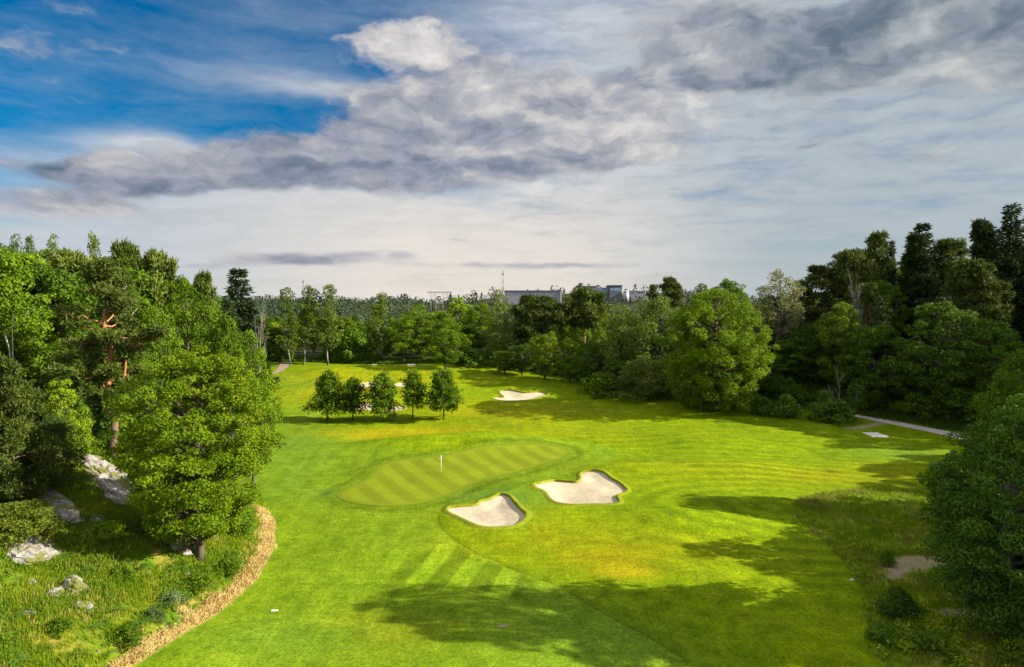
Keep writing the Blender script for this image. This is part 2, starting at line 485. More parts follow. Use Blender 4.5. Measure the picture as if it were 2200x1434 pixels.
# ------------------------------------------------------------------ ground
LINE_PX = [(948, 1106), (943, 1118), (953, 1138), (979, 1160), (1016, 1185), (1054, 1201), (1109, 1226), (1176, 1250), (1221, 1272), (1277, 1306), (1333, 1337), (1400, 1373), (1490, 1433)]
_ln = np.array([P2(u, v) for u, v in LINE_PX])
# closely mown fairway: left of the line, round the green, and up the hole on the left
FAIR = smooth_poly(np.vstack([_ln, [(14, 30), (-22.5, 30), (-22.6, 41), (-20.4, 48), (-19.9, 54), (-21.6, 62), (-25.2, 70), (-28.6, 78), (-34, 88), (-40, 105), (-52, 140), (-62, 165),
                                    (-54, 168), (-44, 160), (-36, 142), (-35, 128), (-34, 118), (-28, 108), (-22.5, 101), (-15, 96), (-6, 97), (2, 104), (8, 105.5), (13, 103), (15.5, 98),
                                    (11.5, 89.5), (4.5, 83), (-1, 77), (-6.5, 73)]]), 3)
ROUGH_PX = [(1900, 1434), (1862, 1370), (1856, 1300), (1835, 1235), (1790, 1180), (1735, 1135), (1703, 1105), (1710, 1078), (1770, 1060), (1850, 1052), (1960, 1054), (2060, 1062)]
ROUGH = np.vstack([polyP(ROUGH_PX), [(60, 77), (70, 60), (70, 20), (21, 20)]])
ROUGH = smooth_poly(ROUGH, 3)
BARE = [smooth_poly(polyP([(1903, 1215), (1930, 1196), (1985, 1197), (2050, 1205), (2060, 1225), (2000, 1230), (1940, 1238), (1915, 1248)]), 3),
        smooth_poly(polyP([(2010, 1313), (2060, 1308), (2150, 1312), (2160, 1326), (2080, 1330), (2020, 1324)]), 3)]


def grid_axes():
    a = np.concatenate([np.linspace(-180, -50, 40, endpoint=False), np.linspace(-50, 50, 860, endpoint=False), np.linspace(50, 180, 41)])
    r = [0.3]; 
    while r[-1] < 4200:
        q = r[-1]
        if q < 20: s = 0.8
        elif q < 33: s = 0.3
        elif q < 260: s = max(0.0036 * q, 0.62 * q * q / (21 * 700.0))
        else: s = 0.02 * q if q < 1800 else 0.08 * q
        r.append(q + s)
    return np.radians(a[:-1]), np.array(r)


def build_ground():
    th, r = grid_axes()
    na, nr = len(th), len(r)
    Rr, Th = np.meshgrid(r, th, indexing='ij')
    x, y = (Rr * np.sin(Th)).ravel(), (Rr * np.cos(Th)).ravel()
    z = hT(x, y, hidden=True)
    i = np.arange(nr - 1)[:, None] * na; k = np.arange(na)[None]; k2 = (k + 1) % na
    Q = np.stack([i + k, i + k2, i + na + k2, i + na + k], -1).reshape(-1, 4)[:, ::-1]
    near = (y > 15) & (y < 260) & (np.abs(x) < 160)
    def sd(poly):
        out = np.full(x.shape, 50.0); out[near] = sdist(x[near], y[near], poly); return out
    fair = sd(FAIR); grn = sd(GREEN); rough = sd(ROUGH)
    bare = np.minimum(sd(BARE[0]), sd(BARE[1]))
    bunk = np.minimum.reduce([sd(B) for B in BUNKERS])
    t = np.interp(y, XL_Y, XL_X) - x                                   # metres into the left bank
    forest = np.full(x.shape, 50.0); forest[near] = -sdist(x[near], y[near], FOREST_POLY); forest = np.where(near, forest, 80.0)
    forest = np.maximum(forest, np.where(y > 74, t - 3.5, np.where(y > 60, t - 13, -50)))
    # dry, yellowed turf: soft patches at places on the course
    dry = np.zeros(x.shape)
    for u, v, ru, rv, w in [(830, 935, 9, 3.2, 1.0), (960, 925, 9, 3.5, .8), (740, 930, 6, 3, .6), (700, 850, 10, 7, .75), (1300, 1195, 5, 3.6, .6), (1350, 1215, 3, 2, .6), (1220, 1150, 7, 5, .45),
                            (1080, 880, 22, 9, .5), (1150, 895, 15, 7, .35), (1000, 1180, 4, 3, .25), (760, 805, 22, 8, .55), (1000, 820, 20, 7, .3), (1500, 1010, 18, 6, .25), (1250, 930, 20, 6, .3),
                            (1050, 1095, 6, 6, .25), (1500, 1180, 6, 4, .3), (1900, 1020, 16, 6, .4), (850, 1360, 3.0, 2, .35), (750, 1330, 2.0, 1.2, .4), (1330, 1230, 2.2, 1.0, 1.1)]:
        px, py = P2(u, v); dry += w * np.exp(-((x - px) / ru) ** 2 - ((y - py) / rv) ** 2)
    dry *= 0.55 + 0.9 * fbm(x * 0.35, y * 0.35, 4)
    # lush, bluish green turf
    lush = np.zeros(x.shape)
    for u, v, ru, rv, w in [(620, 950, 7, 14, .8), (650, 1000, 5, 6, .5), (700, 1060, 3, 4, .6), (1920, 975, 7, 4, .8), (1010, 1075, 3, 3, .7), (1120, 1075, 3, 4, .8), (1060, 1062, 4, 2.5, .7), (1110, 1110, 2, 3, .5),
                            (590, 1050, 3, 7, .5), (620, 1370, 6, 3, .55), (1200, 1340, 6, 6, .4), (1350, 1400, 5, 4, .4), (1230, 1030, 4, 3, .5)]:
        px, py = P2(u, v); lush += w * np.exp(-((x - px) / ru) ** 2 - ((y - py) / rv) ** 2)
    # mower stripes: approach, then rings round the hollow on the right, then long passes up the hole
    a0, a1 = np.array(P2(868, 1282)), np.array(P2(1005, 1110)); dv = (a1 - a0) / np.linalg.norm(a1 - a0)
    cx, cy = x - a0[0], y - a0[1]
    across = cx * dv[1] - cy * dv[0] + 0.25 * fbm(x * .2, y * .2, 2); along = cx * dv[0] + cy * dv[1]
    band = sm(-.3, .3, np.sin((across + 0.55) * 2 * np.pi / 3.3)) * 2 - 1
    stripe = band * np.exp(-np.maximum(np.abs(across - 3.3) - 4.6, 0) ** 2 / 2.0) * sm(-1.5, 3, along) * (1 - sm(11 + 4 * np.sin(across * .9), 14 + 4 * np.sin(across * .9), along)) * sm(-.1, -.7, fair) * 1.45
    b0 = np.array(P2(1660, 1090)); rad = np.hypot((x - b0[0]) * 0.75, y - b0[1]) + 0.5 * fbm(x * .1, y * .1, 2)
    ring = np.sin(rad * 2 * np.pi / 2.6)
    m = sm(4, 10, x) * (fair > 0.3) * (1 - sm(100, 120, y))
    stripe = stripe + m * ring * (0.25 + 1.5 * np.maximum(fbm(x * .09 + 7, y * .09, 3) - .35, 0) * 1.6)
    lane = np.sin((x + 0.10 * y + 1.2 * fbm(x * .07, y * .07, 2)) * 2 * np.pi / 2.1)
    m2 = sm(-6, -10, x) * (fair < 0.2) * sm(38, 44, y)
    stripe = stripe + m2 * lane * 0.28 * (0.3 + fbm(x * .2, y * .08, 3))
    lane2 = np.sin((y * 0.9 - 0.25 * x + 1.5 * fbm(x * .05, y * .05, 2)) * 2 * np.pi / 3.4)
    stripe = stripe + lane2 * 0.22 * sm(98, 112, y) * (fbm(x * .06, y * .06, 3))
    # darker clean-up lap round the green; mown-step shade line painted along the fairway edge
    lap_shade = np.exp(-((grn - 1.1) / 0.9) ** 2) * 0.55 + np.exp(-((fair + 0.0) / 0.16) ** 2) * 0.6 * (y < 84) + np.exp(-((fair - 0.4) / 0.3) ** 2) * 0.25 * (y < 84)
    px, py = P2(1790, 1014); lap_shade = lap_shade + 1.1 * np.exp(-((x - px) / 1.0) ** 2 - ((y - py) / .8) ** 2)
    soil = np.zeros(x.shape)
    for u, v, rr in [(1080, 1345, .30)]:
        px, py = P2(u, v); soil += np.exp(-((x - px) / rr) ** 2 - ((y - py) / (rr * .6)) ** 2)
    sp = np.array([P2(u, v) for u, v in [(1900, 907), (1884, 911), (1862, 916), (1828, 921)]])
    dsp = np.full(x.shape, 50.0); dsp[near] = sdist(x[near], y[near], sp, closed=False)
    soil = soil + sm(1.5, 0.2, dsp + (fbm(x * .9, y * .9, 3) - .5) * 1.6) * (0.35 + 0.8 * fbm(x * 1.7, y * 1.7, 3))
    soil = soil + sm(0.25, -0.35, bare + (fbm(x * 1.3, y * 1.3, 3) - .5) * 1.6) * (0.35 + 0.9 * fbm(x * 2.1, y * 2.1, 3))
    strip = sm(-0.5, 0.0, t) * (1 - sm(.5, 1.4, t + (fbm(x * .8, y * .8, 3) - .5) * 2.2)) * (1 - sm(64, 72, y))
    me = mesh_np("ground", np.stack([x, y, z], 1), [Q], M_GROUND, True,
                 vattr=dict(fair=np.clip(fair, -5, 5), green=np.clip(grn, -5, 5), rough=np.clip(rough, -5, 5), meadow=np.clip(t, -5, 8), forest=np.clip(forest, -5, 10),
                            dry=dry, lush=lush, stripe=stripe, lap_shade=lap_shade, soil=soil, strip=strip))
    tag(link("ground", me), kind="structure")


def sheet(poly, step, hf, dz):
    """poly filled with a triangulated net that follows hf"""
    P = np.asarray(poly); lo, hi = P.min(0), P.max(0)
    gx, gy = np.meshgrid(np.arange(lo[0], hi[0], step), np.arange(lo[1], hi[1], step))
    gx = gx.ravel() + (np.random.default_rng(1).random(gx.size) - .5) * step * .3; gy = gy.ravel()
    keep = sdist(gx, gy, P) < -step * 0.55
    pts = [Vector((float(a), float(b))) for a, b in P] + [Vector((float(a), float(b))) for a, b in zip(gx[keep], gy[keep])]
    n = len(P)
    vs, es, fs, *_ = geometry.delaunay_2d_cdt(pts, [(i, (i + 1) % n) for i in range(n)], [], 1, 1e-5)
    V = np.array([(v[0], v[1], 0) for v in vs])
    V[:, 2] = hf(V[:, 0], V[:, 1]) + dz
    T = np.array([f for f in fs if len(f) == 3], int)
    a, b, c = V[T[:, 0]], V[T[:, 1]], V[T[:, 2]]
    flip = ((b - a)[:, 0] * (c - a)[:, 1] - (b - a)[:, 1] * (c - a)[:, 0]) < 0
    T[flip] = T[flip][:, ::-1]
    return V, T


def resample(P, step):
    Q = np.vstack([P, P[:1]]); L = np.concatenate([[0], np.cumsum(np.linalg.norm(np.diff(Q, axis=0), axis=1))])
    s = np.linspace(0, L[-1], max(int(L[-1] / step), 12), endpoint=False)
    return np.stack([np.interp(s, L, Q[:, 0]), np.interp(s, L, Q[:, 1])], 1)


def ribbon(pts, width, hf, dz, step=0.6):
    P = np.asarray(pts, float); L = np.concatenate([[0], np.cumsum(np.linalg.norm(np.diff(P, axis=0), axis=1))])
    s = np.arange(0, L[-1], step); C = np.stack([np.interp(s, L, P[:, 0]), np.interp(s, L, P[:, 1])], 1)
    for _ in range(12): C[1:-1] = (C[:-2] + C[2:] + 2 * C[1:-1]) / 4
    tn = np.gradient(C, axis=0); tn /= np.linalg.norm(tn, axis=1)[:, None]; nn = np.stack([tn[:, 1], -tn[:, 0]], 1)
    w = np.interp(s, L, np.broadcast_to(width, (len(P),))) * (1 + .10 * (fbm(s * .6, s * 0, 3) - .5))
    k = np.linspace(-.5, .5, 7)
    V = C[:, None] + nn[:, None] * (k[None, :, None] * w[:, None, None])
    x, y = V[..., 0].ravel(), V[..., 1].ravel()
    z = hf(x, y) + dz
    m = len(C); i = np.arange(m - 1)[:, None] * 7; j = np.arange(6)[None]
    Q = np.stack([i + j, i + j + 1, i + 8 + j, i + 7 + j], -1).reshape(-1, 4)
    return np.stack([x, y, z], 1), Q[:, ::-1] if False else Q


def build_course():
    # putting green, its own stripes set by a vertex attribute
    gp = resample(GREEN, 0.25)
    V, T = sheet(gp, 0.30, hT, 0.03)
    a0, a1 = np.array(P2(808, 1030)), np.array(P2(872, 1079)); dv = (a1 - a0) / np.linalg.norm(a1 - a0)
    ac = (V[:, 0] - a0[0]) * dv[1] - (V[:, 1] - a0[1]) * dv[0]
    st = sm(-.35, .35, np.sin(ac * 2 * np.pi / 3.1)) * 2 - 1
    e = -sdist(V[:, 0], V[:, 1], gp)
    me = mesh_np("putting_green", V, [T], M_GREEN, True, vattr=dict(stripe=st * sm(0.9, 1.3, e), edge=e))
    tag(link("putting_green", me), kind="structure")
    labels = ["white wing-shaped sand bunker nearest the mown fairway edge",
              "largest white sand bunker, with a round upper lobe and shaded notch",
              "flat heart-shaped greyish sand bunker on the far fairway below the dark hedge of trees",
              "distant sand bunker glimpsed over the crowns of the five young trees",
              "sand bunker half hidden behind the trunks of the five young trees"]
    for B, lb in zip(BUNKERS, labels):
        c = B.mean(0); big = np.ptp(B[:, 1]) > 9
        p = resample(B, 0.14 if c[1] < 100 else 0.35)
        root = tag(empty("sand_bunker", (c[0], c[1], float(hT(c[:1], c[1:])[0]))), lb, "sand bunker", "sand bunkers on the course")
        o = np.array([c[0], c[1], root.location.z])
        def hs(x, y):
            sd = np.maximum(-sdist(x, y, p), 0)
            return h0(x, y) - .05 - .26 * sm(0, 2.2, sd) + 0.06 * (fbm(x * 3, y * 3, 3) - .5) * sm(0.1, .8, sd)
        V, T = sheet(p, 0.22 if c[1] < 100 else 0.5, hs, 0.0)
        link("sand", mesh_np("sand", V - o, [T], M_SAND, True), root)
        # turf lip: a rolled edge standing round the sand
        tn = np.roll(p, -1, 0) - np.roll(p, 1, 0); tn /= np.linalg.norm(tn, axis=1)[:, None]
        area = np.sum(p[:, 0] * np.roll(p[:, 1], -1) - p[:, 1] * np.roll(p[:, 0], -1))
        nn = np.stack([tn[:, 1], -tn[:, 0]], 1) * (1 if area > 0 else -1)
        wob = (0.05 * (fbm(p[:, 0] * 2.3, p[:, 1] * 2.3, 3) - .5))[:, None]
        rows = []
        for off, dz, inner in [(-0.02, -0.25, True), (-0.05, 0.06, False), (0.03, 0.10, False), (0.22, 0.07, False), (0.45, 0.03, False), (0.62, -0.05, False)]:
            q = p + nn * (off + wob)
            zz = hT(p[:, 0] + nn[:, 0] * max(off, .03), p[:, 1] + nn[:, 1] * max(off, .03)) + dz
            rows.append(np.column_stack([q, zz]))
        W = np.stack(rows, 1); m = len(p); nr = W.shape[1]
        i = np.arange(m)[:, None] * nr; i2 = ((np.arange(m) + 1) % m)[:, None] * nr; j = np.arange(nr - 1)[None]
        Q = np.stack([i + j, i2 + j, i2 + j + 1, i + j + 1], -1).reshape(-1, 4)
        if area < 0: Q = Q[:, ::-1]
        link("turf_lip", mesh_np("turf_lip", W.reshape(-1, 3) - o, [Q[:, ::-1]], M_LIP, True), root)
    # gravel paths
    def path(name, px, w, extra=(), mat=None):
        V, Q = ribbon([P2(u, v) for u, v in px] + list(extra), w, hT, 0.04)
        tag(link(name, mesh_np(name, V, [Q], mat or M_GRAVEL, True)), kind="structure")
    path("gravel_path", [(1836, 893), (1860, 897), (1900, 905), (1960, 917), (2020, 929), (2085, 944)], [2.2, 2.6, 3.0, 3.2, 3.2, 3.2, 3.2, 3.2, 3.2], [(79, 96), (92, 82), (110, 66)])
    path("woodland_path", [(612, 779), (610, 788), (602, 797), (586, 804), (572, 808), (540, 816)], [2.8, 2.6, 2.0, 1.6, 1.4, 1.3], (), M_DIRT)
    path("far_path", [(790, 777), (840, 784), (870, 783), (885, 786)], [1.2, 2.0, 2.6, 2.0])


def ground_materials():
    global M_DIRT, M_GROUND, M_GREEN, M_SAND, M_LIP, M_GRAVEL
    M_GROUND, g = new_mat("turf_ground")
    p = g.pos()
    fair, rough, meadow, forest = g.attr('fair'), g.attr('rough'), g.attr('meadow'), g.attr('forest')
    dry, lush, stripe, lap_shade, soil, strip = [g.attr(k) for k in ('dry', 'lush', 'stripe', 'lap_shade', 'soil', 'strip')]
    big = g.noise(p, 0.07, 3.0, 0.5); mid = g.noise(p, 0.55, 4.0, 0.6); fine = g.noise(p, 4.2, 4.0, 0.7); grain = g.noise(p, 11.0, 3.0, 0.65)
    mott = g.noise(p, 1.7, 5.0, 0.78)
    streak = g.noise(g.vec(p, (1.6, 0.16, 1.0), rot=(0, 0, 0.12)), 1.0, 4.0, 0.6)
    streak2 = g.noise(g.vec(p, (0.14, 1.3, 1.0), rot=(0, 0, 0.2)), 1.0, 4.0, 0.6)
    semi = g.mix(mid.step(.3, .7), SEMI_A, SEMI_B)
    fw = g.mix(mid.step(.3, .7), FAIR_A, FAIR_B)
    edge = (fair + (fine - .5) * 0.12).step(-0.03, 0.05)
    col = g.mix(edge, fw, semi)
    col = g.mix((dry * 0.9 + (big - .5) * 0.35 * edge + (streak2 - .5) * .35 * edge).clamp() * 0.85, col, DRY)
    col = g.mix((lush * (0.5 + mid)).clamp() * 0.6, col, LUSH)
    k = (stripe * 0.17 + 1.0) * (1.0 - lap_shade * 0.55) * ((streak - .5) * 0.55 + 1.0) * ((streak2 - .5) * 0.35 + 1.0) * ((fine - .5) * 1.7 + 1.0) * ((mott - .5) * 1.1 + 1.0) * ((grain - .5) * 1.9 + 1.0) * ((mid - .5) * 0.55 + 1.0) * ((big - .5) * 0.55 + 1.0)
    col = g.cmul(col, k.mx(0.2))
    # tall rough
    rg = g.mix(mid.step(.35, .65), (0.095, 0.170, 0.005), (0.180, 0.215, 0.010))
    rg = g.mix(g.noise(p, 0.23, 3.0, .6).step(.52, .68) * .7, rg, (0.22, 0.18, 0.05))
    rg = g.cmul(rg, (fine - .5) * 1.2 + 1.0)
    col = g.mix((rough + (fine - .5) * 0.8).step(0.15, -0.25), col, rg)
    # left bank meadow: herbs, moss, thin soil
    md = g.mix(mid.step(.35, .65), (0.055, 0.110, 0.006), (0.115, 0.145, 0.009))
    md = g.mix(g.noise(p, 0.3, 4.0, .6).step(.50, .66) * .8, md, (0.22, 0.16, 0.030))
    md = g.cmul(md, (fine - .5) * 1.3 + 1.0)
    col = g.mix((meadow + (fine - .5) * 0.5).step(-0.15, 0.25), col, md)
    col = g.mix((strip * (0.45 + fine * 0.9)).clamp(), col, (0.38, 0.285, 0.11))
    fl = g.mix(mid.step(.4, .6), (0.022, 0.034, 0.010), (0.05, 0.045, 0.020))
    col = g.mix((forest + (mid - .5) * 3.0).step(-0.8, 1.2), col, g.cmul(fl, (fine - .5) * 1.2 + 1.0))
    col = g.mix(soil.clamp(), col, g.mix(fine, (0.20, 0.14, 0.09), (0.38, 0.30, 0.21)))
    tall = (rough.step(0.2, -0.3)).mx(meadow.step(0.0, 0.6)) * 0.7 + 0.25
    bm = g.bump((grain * 0.4 + fine * 1.0 + mid * 0.4), tall, 0.12)
    g.out(g.principled(col, 0.9, 0.03, bm))

    M_GREEN, g = new_mat("putting_green_turf"); p = g.pos(); st, ed = g.attr('stripe'), g.attr('edge')
    mid = g.noise(p, 0.6, 4.0, .6); fine = g.noise(p, 6.0, 3.0, .6); grain = g.noise(p, 20.0, 2.0, .6)
    col = g.mix(mid.step(.3, .7), (0.116, 0.148, 0.006), (0.136, 0.162, 0.008))
    col = g.mix(ed.step(0.3, 0.9) , (0.095, 0.135, 0.008), col)
    col = g.cmul(col, (1.0 + st * 0.115) * ((fine - .5) * .35 + 1.0) * ((grain - .5) * .45 + 1.0))
    g.out(g.principled(col, 0.9, 0.03, g.bump(grain + fine, 0.2, 0.03)))

    M_LIP, g = new_mat("bunker_lip_turf"); p = g.pos()
    fine = g.noise(p, 6.0, 3.0, .6); mid = g.noise(p, .8, 3.0, .6)
    col = g.mix(mid.step(.35, .65), (0.115, 0.155, 0.005), (0.18, 0.178, 0.008))
    g.out(g.principled(g.cmul(col, (fine - .5) * 1.0 + 0.95), 0.9, 0.1, g.bump(fine, .5, .05)))

    M_SAND, g = new_mat("bunker_sand"); p = g.pos()
    mid = g.noise(p, 0.5, 4.0, .6); fine = g.noise(p, 5.0, 4.0, .65); rake = g.noise(g.vec(p, (5.0, 1.0, 1.0), rot=(0, 0, .5)), 1.6, 3.0, .6)
    foot = g.noise(p, 2.8, 3.0, .6)
    col = g.mix(mid.step(.35, .65), (0.325, 0.265, 0.180), (0.378, 0.318, 0.222))
    col = g.cmul(col, ((fine - .5) * .35 + 1.0) * (1.0 - foot.step(.60, .72) * 0.22) * ((rake - .5) * .14 + 1.0))
    g.out(g.principled(col, 0.95, 0.1, g.bump(fine * .6 + foot * 1.0 + rake * .5, 0.35, 0.06)))

    M_DIRT, g = new_mat("reddish_dirt"); p = g.pos(); fine = g.noise(p, 5.0, 4.0, .7)
    g.out(g.principled(g.mix(fine, (0.15, 0.105, 0.080), (0.30, 0.225, 0.175)), 0.95, 0.1, g.bump(fine, .5, .05)))
    M_GRAVEL, g = new_mat("gravel"); p = g.pos()
    mid = g.noise(p, 0.6, 4.0, .6); fine = g.noise(p, 6.0, 4.0, .7)
    col = g.mix(mid.step(.35, .65), (0.36, 0.32, 0.29), (0.47, 0.42, 0.38))
    g.out(g.principled(g.cmul(col, (fine - .5) * .5 + 1.0), 0.95, 0.1, g.bump(fine, .5, .05)))


FAIR_A, FAIR_B = (0.088, 0.148, 0.004), (0.120, 0.173, 0.006)
SEMI_A, SEMI_B = (0.090, 0.143, 0.001), (0.122, 0.170, 0.0015)
DRY, LUSH = (0.215, 0.186, 0.003), (0.072, 0.148, 0.016)
# ------------------------------------------------------------------ foliage materials
def leaf_mat(name, dark, light, accent=None, trans=0.30, rough=0.55, vary=0.5):
    m, g = new_mat(name)
    t = g.attr('tint')
    oi = g.node('ShaderNodeObjectInfo'); rnd = X(m.node_tree, oi.outputs['Random'])
    big = g.noise(g.pos(), 0.55, 3.0, 0.55)
    k = (t * 0.75 + (big - .5) * 1.1 + 0.12 + (rnd - .5) * 0.35).clamp()
    col = g.mix(k, dark, light)
    if accent: col = g.mix(t.step(0.94, 1.0) * 0.8, col, accent)
    col = g.cmul(col, (rnd - .5) * vary + 1.0)
    pr = g.principled(col, 0.65, 0.10)
    tr = g.node('ShaderNodeBsdfTranslucent'); g.put(tr.inputs[0], g.mix(0.5, col, g.cmul(light, 1.0)))
    mx = g.node('ShaderNodeMixShader'); mx.inputs[0].default_value = trans
    m.node_tree.links.new(pr.s, mx.inputs[1]); m.node_tree.links.new(tr.outputs[0], mx.inputs[2])
    g.out(X(m.node_tree, mx.outputs[0]))
    return m


def bark_mat(name, a, b, scale=3.0, stretch=0.25, zsplit=None, low=None):
    m, g = new_mat(name)
    p = X(m.node_tree, g.node('ShaderNodeTexCoord').outputs['Object'])
    n = g.noise(g.vec(p, (1, 1, stretch)), scale, 5.0, 0.65)
    col = g.mix(n.step(.38, .62), a, b)
    if zsplit:
        z = g.sep(p)[2]
        col = g.mix((z + (n - .5) * 3).step(zsplit[0], zsplit[1]), low, col)
    g.out(g.principled(col, 0.9, 0.15, g.bump(n, 0.6, 0.05)))
    return m


def tree_materials():
    global LM, BM
    LM = dict(
        maple=leaf_mat("maple_leaves", (0.046, 0.100, 0.002), (0.140, 0.202, 0.004), (0.30, 0.25, 0.008), 0.38),
        broad=leaf_mat("broadleaf_leaves", (0.044, 0.100, 0.003), (0.120, 0.185, 0.005), None, 0.32),
        dark=leaf_mat("dark_broadleaf_leaves", (0.034, 0.088, 0.004), (0.098, 0.165, 0.007), None, 0.28),
        bright=leaf_mat("young_bright_leaves", (0.080, 0.145, 0.004), (0.165, 0.225, 0.008), None, 0.36),
        birch=leaf_mat("birch_leaves", (0.048, 0.088, 0.008), (0.120, 0.160, 0.014), None, 0.34),
        pale=leaf_mat("pale_birch_leaves", (0.095, 0.115, 0.030), (0.20, 0.20, 0.065), None, 0.34),
        willow=leaf_mat("willow_leaves", (0.072, 0.145, 0.003), (0.185, 0.265, 0.006), None, 0.34),
        sallow=leaf_mat("grey_green_leaves", (0.058, 0.105, 0.010), (0.140, 0.185, 0.024), None, 0.30),
        cool=leaf_mat("cool_green_leaves", (0.034, 0.095, 0.005), (0.105, 0.180, 0.012), None, 0.28),
        pine=leaf_mat("pine_needles", (0.034, 0.062, 0.008), (0.110, 0.135, 0.018), None, 0.15),
        spruce=leaf_mat("spruce_needles", (0.016, 0.036, 0.009), (0.052, 0.078, 0.016), None, 0.10),
        row=leaf_mat("young_oak_leaves", (0.045, 0.105, 0.005), (0.130, 0.195, 0.008), (0.20, 0.26, 0.012), 0.42),
        scots=leaf_mat("scots_pine_needles", (0.050, 0.085, 0.010), (0.150, 0.175, 0.028), None, 0.2),
        juniper=leaf_mat("juniper_needles", (0.024, 0.056, 0.008), (0.075, 0.110, 0.014), None, 0.12),
        yellow=leaf_mat("yellow_green_leaves", (0.075, 0.115, 0.010), (0.165, 0.190, 0.016), None, 0.34),
        fern=leaf_mat("fern_fronds", (0.050, 0.115, 0.012), (0.110, 0.190, 0.020), None, 0.30),
        grey=leaf_mat("silvery_shrub_leaves", (0.06, 0.095, 0.03), (0.13, 0.175, 0.055), None, 0.25),
    )
    BM = dict(
        brown=bark_mat("brown_bark", (0.045, 0.034, 0.024), (0.12, 0.092, 0.066)),
        grey=bark_mat("grey_bark", (0.09, 0.08, 0.068), (0.22, 0.20, 0.175)),
        pine=bark_mat("pine_bark", (0.23, 0.095, 0.036), (0.33, 0.16, 0.065), 3.0, .35, (2.5, 7.5), (0.13, 0.085, 0.062)),
        birch=bark_mat("birch_bark", (0.16, 0.14, 0.12), (0.62, 0.58, 0.52), 5.0, 1.6),
        dead=bark_mat("weathered_wood", (0.13, 0.11, 0.09), (0.28, 0.245, 0.205)),
    )


# ------------------------------------------------------------------ foliage geometry
def unit(v): return v / (np.linalg.norm(v, axis=-1, keepdims=True) + 1e-9)


def leaves(C, Nrm, size, aspect, rg, droop=0.0, shape='diamond'):
    """one small folded leaf spray per centre: kite-shaped quads turned towards Nrm"""
    n = len(C); a = unit(np.cross(Nrm, rg.normal(size=(n, 3)))); b = np.cross(Nrm, a)
    if droop: a = unit(a + np.array([0, 0, -droop]))
    s = (np.broadcast_to(size, (n,)) * rg.uniform(.45, 1.5, n))[:, None]
    w = s * aspect * rg.uniform(.75, 1.25, (n, 1))
    lift = Nrm * s * rg.uniform(-.18, .18, (n, 1))
    V = np.stack([C - a * s * .5, C + b * w * .5 + lift, C + a * s * .5, C - b * w * .5 + lift * .6], 1).reshape(-1, 3)
    return V


def clump_leaves(cen, rad, n, size, aspect, rg, flat=0.65, up=0.35, fill=0.55, droop=0.0, tvar=0.5, out=0.6):
    """leaves spread through ellipsoidal clumps"""
    k = np.repeat(np.arange(len(cen)), n) if np.isscalar(n) else np.repeat(np.arange(len(cen)), n)
    m = len(k)
    d = unit(rg.normal(size=(m, 3)) + np.array([0, 0, 0.35]))
    rr = rg.uniform(fill, 1.0, m) ** 0.7
    off = d * (rr * rad[k])[:, None] * np.array([1, 1, flat])
    C = cen[k] + off + rg.normal(size=(m, 3)) * 0.06 * rad[k][:, None]
    N = unit(d * out + np.array([0, 0, up]) + rg.normal(size=(m, 3)) * 0.55)
    V = leaves(C, N, size, aspect, rg, droop)
    tint = np.clip(0.5 + (rg.random(len(cen))[k] - .5) * tvar + rg.normal(size=m) * 0.20, 0, 1)
    return V, tint


def crown_mesh(name, V, tint, mat):
    n = len(V) // 4
    return mesh_np(name, V, [np.arange(n * 4).reshape(n, 4)], mat, False, fattr=dict(tint=tint))


def bent(a, b, n, rg, sag=0.0, wob=0.05):
    t = np.linspace(0, 1, n)[:, None]; L = np.linalg.norm(b - a)
    p = a + (b - a) * t; p[:, 2] += sag * L * (t[:, 0] * (1 - t[:, 0])) * 4 * -1
    w = rg.normal(size=(n, 3)) * wob * L; w[0] = w[-1] = 0
    return p + w


def trunk_path(h, rg, lean=0.03, n=9, wob=.012):
    z = np.linspace(0, 1, n); p = np.zeros((n, 3)); p[:, 2] = z * h
    dx = np.cumsum(rg.normal(size=(n, 2)) * wob * h, axis=0); p[1:, :2] += dx[1:] - dx[0]
    p[:, :2] += (rg.normal(size=2) * lean * h)[None] * (z ** 1.5)[:, None]
    return p


def at(path, z):
    return np.array([np.interp(z, path[:, 2], path[:, i]) for i in range(3)])


PROFILES = dict(
    round=lambda t: np.sqrt(np.clip(1 - (2 * t - 0.95) ** 2 * 0.96, 0, 1)),
    oval=lambda t: np.clip(np.sin(np.pi * np.clip(t * .93 + .05, 0, 1)) ** .62, 0, 1),
    egg=lambda t: np.clip((1 - t) ** .55 * (0.35 + t * 2.2).clip(0, 1), 0, 1) * 1.0,
    dome=lambda t: np.clip((1 - t ** 2.2) ** .5, 0, 1),
    cone=lambda t: np.clip((1 - t) ** .8 * np.minimum(1, .55 + 2.2 * t), 0, 1),
    column=lambda t: np.clip(np.sin(np.pi * (t * .92 + .05)) ** .4 * (1 - .35 * t), 0, 1),
)


